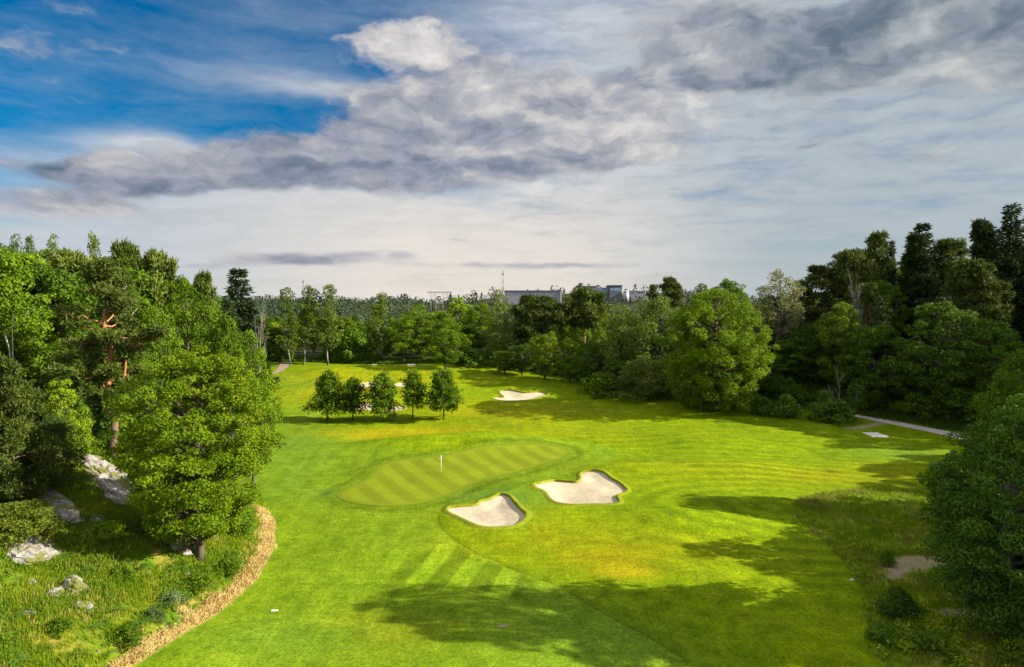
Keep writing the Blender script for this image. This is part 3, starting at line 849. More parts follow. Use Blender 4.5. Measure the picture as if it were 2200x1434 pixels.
def broadleaf(name, h=16, cr=5.5, base=0.18, prof='round', nc=110, nl=150, ls=.34, asp=.75, cl=1.25, mat='broad', bark='brown', tr=.28, seed=1, flat=.62, inner=.35, lobes=.22,
              limbs=.6, droop=0.0, up=.35, skew=(0, 0), gap=0.0, trunk_wob=.012):
    rg = np.random.default_rng(seed)
    tp = trunk_path(h * .92, rg, wob=trunk_wob)
    z0 = h * base
    f = PROFILES[prof]
    # clump centres: shell-biased, with lobes in azimuth and height
    ph = rg.uniform(0, 6.28, 6)
    t = []
    while len(t) < nc:
        q = rg.random()
        if rg.random() < f(np.array(q)) * .9 + .1: t.append(q)
    t = np.array(t); az = (np.arange(nc) * 2.39996 + rg.normal(size=nc) * .5) % 6.283
    lob = 1 + lobes * (np.sin(2 * az + ph[0] + 3 * t) * .5 + np.sin(3 * az + ph[1] - 5 * t) * .5 + np.sin(5 * az + ph[2] + 9 * t) * .35) + rg.normal(size=nc) * .09
    rr = np.where(rg.random(nc) < inner, rg.uniform(.25, .75, nc), rg.uniform(.78, 1.0, nc)) * f(t) * lob * (cr - cl * .45)
    cen = np.stack([rr * np.cos(az), rr * np.sin(az), z0 + cl * .3 + t * (h - z0 - cl * .75)], 1)
    cen[:, 0] += skew[0] * t; cen[:, 1] += skew[1] * t
    for i in range(nc): cen[i, :2] += at(tp, cen[i, 2])[:2] * .7
    rad = cl * rg.uniform(.65, 1.3, nc) * (0.75 + .25 * (1 - t))
    if gap: keep = fbm(cen[:, 0] * .35 + 9, cen[:, 2] * .35 + cen[:, 1] * .3, 2) > gap; cen, rad = cen[keep], rad[keep]
    n = np.maximum((nl * (rad / cl) ** 2).astype(int), 12)
    V, tint = clump_leaves(cen, rad, n, ls, asp, rg, flat, up, droop=droop)
    mb = MB()
    mb.tube(tp, np.interp(np.linspace(0, 1, len(tp)), [0, .06, .5, 1], [tr * 1.35, tr, tr * .6, tr * .12]), 9)
    order = rg.permutation(len(cen))[:int(len(cen) * limbs)]
    for i in order:
        c = cen[i]; zz = max(c[2] - np.hypot(*c[:2]) * rg.uniform(.35, .8) - .3, h * base * .75)
        zz = min(zz, h * .85)
        a = at(tp, zz); L = np.linalg.norm(c - a); r0 = min(tr * .42, 0.022 * L + .015) 
        mb.tube(bent(a, c, 6, rg, .05, .03), np.linspace(r0, .012, 6), 5, False)
    return mb.mesh(name + "_trunk", BM[bark], True), crown_mesh(name + "_crown", V, tint, LM[mat])


def needles(C, D, size, width, rg, per):
    """tufts: thin blades fanning from each centre about direction D"""
    n = len(C); k = np.repeat(np.arange(n), per)
    d = unit(D[k] + rg.normal(size=(n * per, 3)) * .75)
    s = size * rg.uniform(.6, 1.3, (n * per, 1)); b = unit(np.cross(d, rg.normal(size=(n * per, 3)))) * width * s
    o = C[k] + rg.normal(size=(n * per, 3)) * size * .22
    V = np.stack([o, o + d * s * .5 + b, o + d * s, o + d * s * .5 - b], 1).reshape(-1, 3)
    tint = np.clip(.45 + rg.normal(size=n)[k] * .16 + rg.normal(size=n * per) * .16, 0, 1)
    return V, tint


def pine(name, h=19, cr=4.2, base=.42, nb=34, pads=4, seed=3, tr=.26, size=.62, per=6, tufts=26, top='flat', mat='pine', bark='pine', lean=.03, fork=False, padr=1.15):
    rg = np.random.default_rng(seed); tp = trunk_path(h * .95, rg, lean, 11, .014)
    mb = MB(); mb.tube(tp, np.interp(np.linspace(0, 1, len(tp)), [0, .05, .6, 1], [tr * 1.3, tr, tr * .62, tr * .15]), 9)
    cs, ds, rads = [], [], []
    stems = [tp]
    if fork:
        a = at(tp, h * .20); q = a + np.array([1.7, .3, h * .40]); fp = bent(a, q, 8, rg, .10, .03); mb.tube(fp, np.linspace(tr * .62, tr * .22, 8), 7); stems.append(fp)
        q2 = a + np.array([-1.5, -.2, h * .22]); f2 = bent(a + np.array([0, 0, -.6]), q2, 7, rg, .12, .03); mb.tube(f2, np.linspace(tr * .4, tr * .14, 7), 6); stems.append(f2)
    for i in range(nb):
        t = (i + rg.random()) / nb; z = h * (base + (1 - base) * t * .97)
        R_ = cr * (np.sin(np.pi * min(.16 + t * .80, 1)) ** .7 if top == 'flat' else (1 - t) ** .75 + .1) * rg.uniform(.55, 1.1)
        az = i * 2.39996 + rg.normal() * .4
        stem = stems[0] if rg.random() < .7 or len(stems) == 1 else stems[rg.integers(1, len(stems))]
        a = at(stem, min(z, stem[-1, 2])); a[2] = min(z, stem[-1, 2])
        e = a + np.array([math.cos(az) * R_, math.sin(az) * R_, R_ * rg.uniform(.05, .42)])
        br = bent(a, e, 7, rg, rg.uniform(-.05, .09), .05); mb.tube(br, np.linspace(min(.025 * R_ + .02, tr * .5), .012, 7), 5, False)
        for k in range(pads):
            s = rg.uniform(.45, 1.05); c = np.array([np.interp(s, np.linspace(0, 1, 7), br[:, j]) for j in range(3)]) + rg.normal(size=3) * np.array([.5, .5, .15]) * R_ * .22
            cs.append(c); rads.append(padr * rg.uniform(.6, 1.25) * (0.6 + .4 * R_ / cr))
    cs.append(at(tp, h * .95)); rads.append(.9)
    cs, rads = np.array(cs), np.array(rads)
    k = np.repeat(np.arange(len(cs)), tufts); d = unit(rg.normal(size=(len(k), 3)) + [0, 0, .4])
    C = cs[k] + d * (rg.uniform(.3, 1, len(k)) ** .6 * rads[k])[:, None] * np.array([1, 1, .36])
    V, tint = needles(C, unit(d * [.9, .9, .4] + [0, 0, .28]), size, .13, rg, per)
    return mb.mesh(name + "_trunk", BM[bark], True), crown_mesh(name + "_crown", V, tint, LM[mat])


def spruce(name, h=22, cr=3.8, seed=5, tr=.26, levels=34, mat='spruce', size=.72, per=4, sparse=.78, base=.05):
    rg = np.random.default_rng(seed); tp = trunk_path(h, rg, .01, 9, .003)
    mb = MB(); mb.tube(tp, np.interp(np.linspace(0, 1, len(tp)), [0, .05, .6, 1], [tr * 1.3, tr, tr * .55, tr * .06]), 8)
    C, D = [], []
    for i in range(levels):
        t = (i + rg.random() * .6) / levels; z = h * (base + (1 - base) * t)
        R0 = cr * ((1 - t) ** .82) * (0.82 + .16 * np.sin(i * 2.1 + seed)) + .12
        nb = max(int((9 - 4 * t) * sparse), 4)
        for j in range(nb):
            az = j * 6.283 / nb + i * .9 + rg.normal() * .25; R_ = R0 * rg.uniform(.50, 1.2); drop = rg.uniform(.08, .34) * (1 - .6 * t)
            a = at(tp, z); e = a + np.array([math.cos(az) * R_, math.sin(az) * R_, -drop * R_ + .18 * R_])
            if R_ > .7: mb.tube(np.stack([a, (a + e) / 2 + [0, 0, .06 * R_], e]), [.03 * R_ / 2 + .01, .02, .008], 4, False)
            m = max(int(R_ * 9), 4); s = np.sqrt(rg.uniform(.06, 1, m)); side = rg.normal(size=m) * .20 * R_ * (1.1 - s)
            p = a + (e - a) * s[:, None]; p[:, 0] += -math.sin(az) * side; p[:, 1] += math.cos(az) * side
            p[:, 2] += -np.abs(side) * .35 + .10 * R_ * np.sin(s * 3.14) - rg.random(m) * .28
            C.append(p); D.append(np.tile([math.cos(az) * .8, math.sin(az) * .8, -.25], (m, 1)) + np.stack([-math.sin(az) * side, math.cos(az) * side, 0 * side], 1))
    C, D = np.vstack(C), np.vstack(D)
    V, tint = needles(C, unit(D), size, .16, rg, per)
    return mb.mesh(name + "_trunk", BM['brown'], True), crown_mesh(name + "_crown", V, tint, LM[mat])


def bare_tree(name, h=12, seed=9, tr=.16, bark='dead', spread=.5, depth=4, sway=.18):
    rg = np.random.default_rng(seed); mb = MB()
    def grow(a, d, L, r, lev):
        b = a + d * L; mb.tube(bent(a, b, 4, rg, 0, .04), np.linspace(r, r * .6, 4), 6 if lev > 2 else 4, False)
        if lev == 0: return
        for k in range(3 if lev > 1 else 4):
            s = rg.uniform(.45, 1.0); q = unit(d + rg.normal(size=3) * spread + [0, 0, .18]); grow(a + (b - a) * s, q, L * rg.uniform(.45, .72), r * .55, lev - 1)
        grow(b, unit(d + rg.normal(size=3) * sway), L * .75, r * .6, lev - 1)
    grow(np.zeros(3), np.array([0, 0, 1.0]), h * .38, tr, depth)
    return mb.mesh(name + "_trunk", BM[bark], True)


def row_tree(name, h=9.5, cr=3.6, seed=1, base=.17, pw=.5, nb=78, lean=.008):
    """young tree with tiers of rising branches carrying hanging hands of leaves"""
    rg = np.random.default_rng(seed); tp = trunk_path(h * .97, rg, lean, 8, .006)
    mb = MB(); mb.tube(tp, np.interp(np.linspace(0, 1, len(tp)), [0, .05, .6, 1], [.17, .13, .08, .015]), 8)
    C, T, S = [], [], []
    az_ = lambda i: i * 2.39996
    for i in range(nb):
        t = (i + rg.random()) / nb; z = h * (base + .02 + (.95 - base) * t)
        R_ = cr * (np.clip((1 - t) ** pw * (1 + .16 * math.sin(2 * az_(i) + seed) + .10 * math.sin(9 * t + seed)) * min(1, .80 + 1.1 * t), .05, 1)) * rg.uniform(.62, 1.12)
        az = i * 2.39996 + rg.normal() * .3; a = at(tp, z)
        e = a + np.array([math.cos(az) * R_, math.sin(az) * R_, R_ * rg.uniform(-.05, .35) + .2 * t])
        br = bent(a, e, 6, rg, -.06, .03); mb.tube(br, np.linspace(.035, .008, 6), 4, False)
        m = int(6 + R_ * 9); s = rg.uniform(.22, 1.04, m)
        p = np.stack([np.interp(s, np.linspace(0, 1, 6), br[:, j]) for j in range(3)], 1) + rg.normal(size=(m, 3)) * [.26, .26, .22]
        C.append(p); T.append(np.clip(.42 + (rg.random() - .5) * .5 + rg.normal(size=m) * .15, 0, 1)); S.append(np.tile([math.cos(az), math.sin(az), 0], (m, 1)))
    C, T, S = np.vstack(C), np.concatenate(T), np.vstack(S)
    per = 3; k = np.repeat(np.arange(len(C)), per); n = len(k)
    d = unit(S[k] * .55 + rg.normal(size=(n, 3)) * .75 + [0, 0, -.22]); s = .56 * rg.uniform(.7, 1.25, (n, 1)); nr = unit(np.cross(d, rg.normal(size=(n, 3)) * .5 + [.1, .1, 1.0])); b = nr * s * .19
    o = C[k] + rg.normal(size=(n, 3)) * .10
    V = np.stack([o, o + d * s * .62 + b, o + d * s, o + d * s * .62 - b], 1).reshape(-1, 3)
    return mb.mesh(name + "_trunk", BM['brown'], True), crown_mesh(name + "_crown", V, np.clip(T[k] + rg.normal(size=n) * .12, 0, 1), LM['row'])


def shrub(name, h=2.2, cr=1.6, seed=1, mat='broad', nc=26, nl=90, ls=.22, asp=.6, prof='dome', cl=.55, flat=.8):
    rg = np.random.default_rng(seed); f = PROFILES[prof]
    t = rg.random(nc) ** .9; az = np.arange(nc) * 2.39996 + rg.normal(size=nc) * .5
    rr = np.where(rg.random(nc) < .3, rg.uniform(.1, .7, nc), rg.uniform(.75, 1.05, nc)) * f(t) * (cr - cl * .4) * (1 + .18 * np.sin(3 * az + seed))
    cen = np.stack([rr * np.cos(az), rr * np.sin(az), .15 * h + t * (h * .85 - cl * .4)], 1); rad = cl * rg.uniform(.7, 1.3, nc)
    V, tint = clump_leaves(cen, rad, nl, ls, asp, rg, flat, .3)
    mb = MB()
    for i in range(9):
        c = cen[rg.integers(nc)]; mb.tube(bent(np.array([rg.normal() * .12, rg.normal() * .12, 0]), c, 5, rg, 0, .05), np.linspace(.04, .008, 5), 5, False)
    return mb.mesh(name + "_stems", BM['brown'], True), crown_mesh(name + "_foliage", V, tint, LM[mat])


def fern(name, seed=1, L=1.0):
    rg = np.random.default_rng(seed); V, T = [], []
    for i in range(15):
        az = i * 2.39996; out = np.array([math.cos(az), math.sin(az), 0]); side = np.array([-math.sin(az), math.cos(az), 0]); l = L * rg.uniform(.7, 1.15); e = rg.uniform(.5, 1.0)
        for k in range(11):
            s0 = (k + .5) / 11; p = out * l * s0 * (.55 + .4 * s0) + np.array([0, 0, l * (e * s0 - .85 * s0 * s0) + .06])
            w = l * .24 * np.sin(np.pi * (.12 + .88 * s0)) ** .8 * (1.05 - s0 * .55)
            for sg in (-1, 1):
                tip = p + side * sg * w + out * w * .45 + np.array([0, 0, -.05 * w]); b = out * l * .055
                V += [p - b, (p + tip) / 2 - b * .9, tip, (p + tip) / 2 + b * .9]; T.append(np.clip(.5 + rg.normal() * .18, 0, 1))
    return crown_mesh(name, np.array(V), np.array(T), LM['fern'])
# ------------------------------------------------------------------ placing plants
PROTO = {}


def protos():
    B = broadleaf
    def put(k, m, h, cr, name, cat='tree', parts=('trunk', 'crown')): PROTO.setdefault(k, []).append((m, h, cr, name, cat, parts))
    for s in (1, 2, 3): put('broad', B('broad', 16, 5.2, .12, 'round' if s != 2 else 'oval', 140, 210, .27, .75, 1.2, 'broad', seed=s, lobes=.28), 16, 5.2, 'broadleaf_tree')
    for s in (4, 5): put('darkbroad', B('darkbroad', 16, 5.2, .10, 'oval', 140, 190, .28, .75, 1.2, 'dark', seed=s, lobes=.3), 16, 5.2, 'broadleaf_tree')
    for s in (6, 7): put('bright', B('bright', 11, 4.2, .08, 'dome' if s == 6 else 'oval', 90, 220, .25, .75, 1.0, 'bright', seed=s, lobes=.28), 11, 4.2, 'broadleaf_tree')
    for s in (8, 9, 10): put('aspen', B('aspen', 19, 3.0, .20, 'column', 95, 85, .32, .8, .95, 'birch', 'grey', .17, seed=s, flat=.9, gap=.30, lobes=.35, inner=.4), 19, 3.0, 'aspen_tree')
    for s in (11, 12): put('birch', B('birch', 19, 3.6, .22, 'egg', 110, 95, .30, .6, .95, 'birch', 'birch', .17, seed=s, flat=1.25, gap=.32, droop=.9, up=.1, lobes=.3), 19, 3.6, 'birch_tree')
    put('palebirch', B('palebirch', 19, 4.2, .30, 'oval', 110, 95, .32, .65, 1.0, 'pale', 'grey', .2, seed=13, flat=1.1, gap=.34, droop=.5, lobes=.4), 19, 4.2, 'birch_tree')
    for s in (14, 15): put('sallow', B('sallow', 13, 5.0, .03, 'dome', 140, 190, .25, .5, 1.15, 'sallow', seed=s, flat=.85, lobes=.3), 13, 5.0, 'willow_tree')
    for s in (16, 17, 18): put('pine', pine('pine', 20, 3.9, (.34, .26, .46)[s - 16], 32, 4, s, tufts=13, size=.9, padr=.85), 20, 3.9, 'pine_tree')
    for s in (19, 20): put('flatpine', pine('flatpine', 17, 4.6, .50, 30, 5, s, padr=1.05, tufts=15, size=.85), 17, 4.6, 'pine_tree')
    for s in (21, 22): put('spruce', spruce('spruce', 22, 3.7, s), 22, 3.7, 'spruce_tree')
    put('thinspruce', spruce('thinspruce', 20, 2.0, 23, levels=26, sparse=.8), 20, 2.0, 'spruce_tree')
    put('layerpine', pine('layerpine', 22, 4.2, .12, 46, 4, 24, top='cone', mat='spruce', bark='brown', padr=.85, tufts=14, size=.9), 22, 4.4, 'pine_tree')
    put('lightpine', pine('lightpine', 11, 3.4, .04, 44, 5, 26, top='cone', mat='pine', bark='brown', padr=1.0, tufts=26, size=.4, tr=.14), 11, 3.6, 'pine_tree')
    for s in (31, 32, 33): put('bush', shrub('bush', 2.4, 1.7, s), 2.4, 1.7, 'shrub', 'shrub', ('stems', 'foliage'))
    for s in (34, 35): put('darkbush', shrub('darkbush', 4.5, 3.0, s, 'dark', 46, 110, .30, .7, 'dome', .9), 4.5, 3.0, 'shrub', 'shrub', ('stems', 'foliage'))
    put('coolbush', shrub('coolbush', 3.0, 2.2, 36, 'cool', 75, 60, .24, .55, 'cone', .5), 3.0, 2.2, 'shrub', 'shrub', ('stems', 'foliage'))
    put('greybush', shrub('greybush', 1.4, 1.0, 37, 'grey', 26, 70, .14, .5, 'dome', .36), 1.4, 1.0, 'shrub', 'shrub', ('stems', 'foliage'))
    put('yellowbush', shrub('yellowbush', 4.0, 3.2, 38, 'yellow', 70, 150, .22, .5, 'dome', .75, .6), 4.0, 3.2, 'shrub', 'shrub', ('stems', 'foliage'))
    put('sapling', B('sapling', 6, 1.6, .25, 'column', 30, 40, .22, .6, .5, 'cool', 'grey', .06, seed=39, gap=.3, flat=1.0), 6, 1.6, 'sapling')
    put('baretree', (bare_tree('baretree', 12, 9), None), 12, 3.4, 'bare_tree', 'tree', ('trunk',))
    put('bareshrub', (bare_tree('bareshrub', 9, 10, .12, 'dead', .42, 4, .1), None), 9, 2.4, 'bare_tree', 'tree', ('trunk',))
    put('snag', (bare_tree('snag', 12, 12, .2, 'birch', .25, 1, .08), None), 11, 1.0, 'dead_birch', 'tree', ('trunk',))


def place(kind, x, y, h, cr, label, group=None, rot=None, var=None, sink=.12, cat=None):
    v = PROTO[kind]; (m, ph, pc, name, c, parts) = v[(var if var is not None else int(rng.integers(len(v)))) % len(v)]
    z = float(hT(np.array([x]), np.array([y]))[0]) - sink
    o = empty(name, (x, y, z), rng.uniform(0, 6.28) if rot is None else rot, (cr / pc, cr / pc, h / ph))
    tag(o, label, cat or c, group)
    for me, p in zip(m, parts):
        if me is not None: link(p, me, o)
    return o


def depth_spot(u, vtop, d):
    r = ray(u, vtop); p = CAM + r * (d / r[1])
    return p[0], d, p[2] - float(hT(np.array([p[0]]), np.array([d]))[0])


def tree(kind, u, vtop, w, d, label, group=None, **kw):
    """d: distance in metres, or the photo pixel (u, v) of the foot"""
    if isinstance(d, tuple):
        p = march(*d); x, y = p[0], p[1]; r = ray(d[0], vtop); h = CAM[2] + r[2] * y / r[1] - p[2]
    else: x, y, h = depth_spot(u, vtop, d)
    return place(kind, x, y, max(h, 1.0), w / 2 / F_PX * y, label, group, **kw)


SKY_U = [-400, 0, 60, 110, 150, 190, 230, 300, 360, 420, 450, 480, 540, 580, 640, 700, 740, 800, 850, 900, 990, 1060, 1110, 1180, 1250, 1330, 1400, 1480, 1560, 1650, 1730, 1780, 1830, 1880, 1930, 1980, 2040, 2100, 2160, 2200, 2600]
SKY_V = [500, 510, 515, 520, 550, 545, 545, 565, 585, 610, 640, 665, 665, 672, 655, 655, 668, 665, 668, 662, 655, 655, 662, 658, 655, 672, 660, 655, 625, 615, 630, 605, 570, 535, 560, 515, 560, 500, 475, 465, 440]
TAKEN = []


def fill(poly, n, kinds, label, group, sep, hr, dmax=None, seed=1, margin=(4, 60), minh=7):
    rg = np.random.default_rng(seed); lo, hi = np.min(poly, 0), np.max(poly, 0); k = 0; tries = 0
    while k < n and tries < n * 60:
        tries += 1
        x, y = rg.uniform(lo, hi)
        if sdist(np.array([x]), np.array([y]), poly)[0] > 0: continue
        if any((x - a) ** 2 + (y - b) ** 2 < sep * sep for a, b in TAKEN): continue
        u = CU + F_PX * x / y
        if u < -260 or u > 2560: continue
        vt = np.interp(u, SKY_U, SKY_V) + rg.uniform(*margin)
        _, _, hm = depth_spot(u, vt, y)
        h = min(rg.uniform(*hr), hm)
        if h < minh: continue
        kd = kinds[rg.integers(len(kinds))]; v = PROTO[kd][0]
        cr = v[2] * (h / v[1]) * rg.uniform(.9, 1.25)
        place(kd, x, y, h, max(cr, 1.6), f"{label[kd] if isinstance(label, dict) else label}", group)
        TAKEN.append((x, y)); k += 1


def build_trees():
    # ---- hero trees
    def hero(name, meshes, uv, rot, label, scale=(1, 1, 1), cat='tree', parts=('trunk', 'crown')):
        p = march(*uv, hT); o = tag(empty(name, p - np.array([0, 0, .15]), rot, scale), label, cat)
        for me, q in zip(meshes, parts): link(q, me, o)
        TAKEN.append((p[0], p[1])); return o
    hero('maple_tree', broadleaf('maple', 16.4, 5.8, .11, 'oval', 450, 310, .155, .8, .86, 'maple', 'brown', .30, seed=42, lobes=.28, flat=.55, inner=.34, limbs=.35), (427, 1200), 0.4,
         "large sunlit maple with yellow-tinged leaves standing alone at the foot of the rocky bank")
    hero('pine_tree', pine('scots', 18.8, 4.3, .26, 40, 3, 77, .36, .5, 7, 30, fork=True, padr=.95, lean=.0, mat='scots'), (235, 985), 0.0, "tall forked Scots pine with glowing orange bark above the rock outcrop")
    hero('broadleaf_tree', broadleaf('rightoak', 15.2, 5.3, .06, 'oval', 460, 340, .15, .85, .88, 'cool', 'grey', .24, seed=52, lobes=.20, flat=.68, inner=.3, limbs=.2, skew=(.9, 0)), (2165, 1378), 0.0,
         "big shaded deep green tree with pale trunks at the edge of the tall rough")
    hero('willow_tree', broadleaf('willow', 23.2, 10.2, .0, 'round', 560, 210, .30, .7, 1.3, 'willow', 'brown', .5, seed=62, lobes=.14, flat=.7, inner=.25, limbs=.4), (1532, 880), 0.2,
         "huge round sunlit willow bulging out of the wood's edge")
    rows = [((703, 905), 794, 76, "tallest of the five young trees, with the pointed top, at the row's maple end"), ((758, 903), 812, 56, "smallest of the five young trees, squeezed between two fuller ones"),
            ((822, 906), 799, 72, "middle one of the five young trees, hiding a sand bunker"), ((887, 903), 795, 50, "slenderest of the five young trees, narrow crown on a long bare stem"),
            ((953, 901), 795, 78, "widest round-crowned one of the five young trees, nearest the heart-shaped bunker")]
    for i, (uv, vt, w, lb) in enumerate(rows):
        p = march(*uv); h = (uv[1] - vt) / F_PX * p[1]; cr = w / 2 / F_PX * p[1] * 1.22
        hero('young_tree', row_tree('youngtree', h, cr, 70 + i, (.15, .20, .14, .26, .19)[i], (.62, .46, .54, .40, .36)[i], (84, 58, 78, 56, 92)[i], (.01, .03, .012, .02, .012)[i]), uv, 0, lb).__setitem__('group', 'row of five young trees on the mound')

    T = tree
    # ---- left wood
    T('birch', 25, 503, 90, 100, "tall birch with an open top at the far left end of the skyline", var=0)
    T('birch', 66, 497, 56, 104, "slim birch with two bare stems, second on the left skyline", var=1)
    T('birch', 112, 502, 84, 98, "birch with white forked stems, third on the left skyline", var=0, rot=2.0)
    T('aspen', 195, 498, 44, 108, "thin feathery aspen poking up above the orange-barked pine", var=1)
    T('flatpine', 150, 545, 110, 92, "flat-topped dark pine beside the forked birch stems", var=0)
    T('flatpine', 285, 530, 90, 110, "dark domed pine on the skyline just right of the orange-barked pine", var=1)
    T('flatpine', 330, 545, 90, 112, "second domed pine on the left skyline, before it drops")
    T('broad', 375, 572, 90, 112, "broad tree where the left skyline starts to slope down")
    T('flatpine', 425, 592, 60, 120, "last small pine at the lower end of the left skyline")
    T('broad', 400, 606, 190, 88, "massive mid-green oak filling the slope behind the maple", var=0)
    T('broad', 330, 640, 120, 80, "leafy tree between the orange-barked pine and the massive oak", var=2)
    T('broad', 495, 672, 120, 84, "rounded green tree at the end of the left wood, below the lone spruce", var=1)
    T('broad', 538, 705, 110, 80, "leafy tree leaning out over the fairway behind the maple's shoulder", var=0)
    T('birch', 78, 575, 80, 90, "yellow-green young birch lit up in front of the tall left birches", var=1)
    T('broad', 120, 600, 100, 84, "sunlit leafy tree below the skyline birches", var=1)
    T('darkbroad', 45, 640, 120, 88, "dark broad tree behind the white dead birch", var=0)
    T('aspen', 175, 640, 90, 78, "loose light-crowned aspen at the orange-barked pine's left shoulder", var=2)
    T('darkbroad', 300, 760, 90, 74, "shaded tree low behind the orange-barked pine's branches", var=1)
    T('lightpine', 60, 690, 110, 72, "blue-green young pine on the slope under the white dead birch", var=1)
    T('darkbroad', 150, 720, 100, 72, "dark leafy tree on the slope above the twin-stemmed leafy clump", var=1)
    T('snag', 22, 570, 26, 66, "bare white dead birch with forked stem", rot=0.3)
    T('lightpine', 18, 762, 150, 50, "light green bushy pine at the picture's left edge above the juniper", var=1)
    T('bright', 130, 806, 110, 60, "sunlit leafy clump with pale twin stems near the orange-barked pine", var=0)
    T('sapling', 110, 840, 60, 60, "thin sapling beside the pale twin stems")
    j = shrub('juniper', 5.2, 3.0, 81, 'juniper', 70, 190, .20, .35, 'dome', .8, 1.1); PROTO['juniper'] = [(j, 5.2, 3.0, 'juniper', 'shrub', ('stems', 'foliage'))]
    T('juniper', 115, 905, 135, (115, 1050), "big dark juniper on the rocks, casting the slope in shade")
    T('juniper', 50, 980, 90, (45, 1075), "smaller dark juniper tucked at the left of the big one")
    T('yellowbush', 40, 1075, 175, (35, 1160), "large yellow-green bush on the boulder at the left edge")
    T('coolbush', 5, 985, 90, (0, 1090), "blue-green bush cut off by the left edge above the yellow-green bush")
    T('bush', 192, 938, 58, (192, 980), "light green small bush by the orange-barked pine's foot")
    T('darkbush', 265, 905, 90, 68, "dark undergrowth bush behind the orange-barked pine's foot")
    T('bush', 520, 1090, 70, (505, 1150), "leafy dark bush under the maple's right-hand branches", var=1)
    # ---- centre back
    T('spruce', 520, 572, 150, 150, "lone dark spruce standing against the sky left of centre", var=0)
    T('spruce', 490, 640, 110, 142, "lower dark spruce at the lone spruce's foot", var=1)
    T('bareshrub', 556, 668, 46, 142, "bare brown leafless tree below the lone spruce")
    T('aspen', 622, 616, 50, 186, "left tree of the three tall aspens at the far end of the fairway", var=0)
    T('aspen', 652, 612, 56, (652, 785), "middle tree of the three tall aspens at the far end", var=1)
    T('aspen', 700, 606, 66, (705, 785), "tallest of the three aspens at the far end, with a pale stem", var=2)
    T('aspen', 812, 627, 56, (812, 779), "single thin aspen standing apart by the far path", var=1)
    T('darkbush', 762, 706, 82, (762, 778), "round dark thicket between the aspens and the single thin aspen")
    T('darkbroad', 600, 700, 70, 190, "dark tree at the woodland path's end", var=0)
    T('broad', 575, 672, 90, 215, "light tree showing between the lone spruce and the aspens", var=2)
    T('bright', 745, 676, 110, 215, "bright rounded tree behind the round dark thicket", var=0)
    T('bright', 850, 672, 70, 215, "pale yellowish tree behind the single thin aspen", var=1)
    T('broad', 905, 652, 120, 200, "broad mid-green tree right of the single thin aspen", var=0)
    T('broad', 955, 668, 85, (958, 795), "feathery pointed tree with branches to the grass at the centre of the far edge", var=1)
    T('bright', 988, 634, 80, 235, "bright round crown behind, below the power pylons", var=0)
    T('broad', 1030, 650, 90, 215, "tree behind and left of the weeping birch", var=1)
    T('birch', 1068, 622, 92, 178, "weeping birch below the tall mast", var=0)
    T('darkbush', 1010, 748, 80, 178, "dark leafy thicket left of the weeping birch's foot")
    T('pine', 1130, 634, 70, 190, "dark pine between the weeping birch and the orange-limbed pine", var=0)
    T('flatpine', 1182, 640, 90, 178, "orange-limbed pine in the centre of the wood, sunlit trunk", var=1)
    T('flatpine', 1250, 622, 90, 180, "broad flat-topped pine in front of the low grey building", var=0)
    T('bright', 1294, 650, 48, 186, "small vivid green crown just right of the broad flat-topped pine", var=0)
    T('broad', 1085, 750, 66, 170, "low light green tree at the foot of the weeping birch", var=2)
    T('darkbroad', 1122, 735, 60, 168, "low dark tree beside the low light green one", var=0)
    T('bright', 1170, 708, 72, 163, "pointed light green tree in front of the orange-limbed pine", var=1)
    T('bright', 1225, 722, 56, 160, "loose yellowish-green young tree next to the pointed light green tree", var=0)
    T('darkbroad', 1270, 730, 90, 156, "dark tree filling the gap left of the grey-green willows", var=1)
    T('sallow', 1340, 650, 165, 156, "grey-green willow with a pale crown, leftmost of the willow clump", var=0)
    T('sallow', 1410, 636, 185, 151, "taller grey-green willow touching the huge round willow", var=1)
    T('darkbroad', 1330, 770, 80, 148, "low dark tree under the grey-green willows", var=0)
    T('bush', 1290, 800, 90, (1290, 850), "shaded bush at the wood's edge above the heart-shaped bunker")
    T('sallow', 1390, 760, 140, 142, "small brownish willow at the foot of the grey-green willows", var=0)
    T('pine', 1405, 612, 30, 215, "small pine top above the willows, left of two", var=0)
    T('flatpine', 1446, 599, 48, 205, "ragged pine top above the willows, right of two", var=1)
    T('aspen', 1502, 608, 48, 190, "thin treetop above the huge round willow", var=0)
    T('darkbroad', 1575, 593, 86, 165, "dark tree rising behind the huge round willow's crown", var=0)
    T('darkbroad', 1540, 612, 70, 172, "second dark crown behind the huge round willow", var=1)
    T('palebirch', 1662, 580, 110, 148, "pale yellowish birch right of the huge round willow")
    T('baretree', 1722, 606, 36, 152, "bare grey treetop between the pale birch and the right-hand pines")
    T('baretree', 1845, 585, 56, 138, "dead grey tree with fine bare twigs among the right-hand pines")
    # ---- right wood
    T('pine', 1775, 570, 90, 152, "first pine of the rising right-hand skyline", var=1)
    T('flatpine', 1825, 540, 90, 150, "orange-stemmed pine beside the dead grey tree", var=0)
    T('pine', 1880, 500, 72, 152, "tall ragged pine, first high point of the right-hand skyline", var=0)
    T('thinspruce', 1917, 513, 36, 156, "narrow spire-like spruce on the right-hand skyline")
    T('spruce', 1985, 474, 130, 150, "open-topped tall spruce at the right-hand skyline's middle peak", var=0)
    T('layerpine', 1965, 500, 96, 146, "dense layered pine just left of the middle peak spruce")
    T('pine', 2052, 514, 70, 152, "reddish pine in the dip of the right-hand skyline", var=2)
    T('aspen', 2065, 510, 44, 160, "pale leafy top behind the reddish pine", var=0)
    T('layerpine', 2125, 468, 96, 136, "dark layered pine left of the highest spruce")
    T('spruce', 2172, 436, 130, 140, "highest spruce of all, near the right edge of the skyline", var=1)
    T('spruce', 2215, 455, 100, 134, "spruce cut off by the right edge of the skyline", var=0)
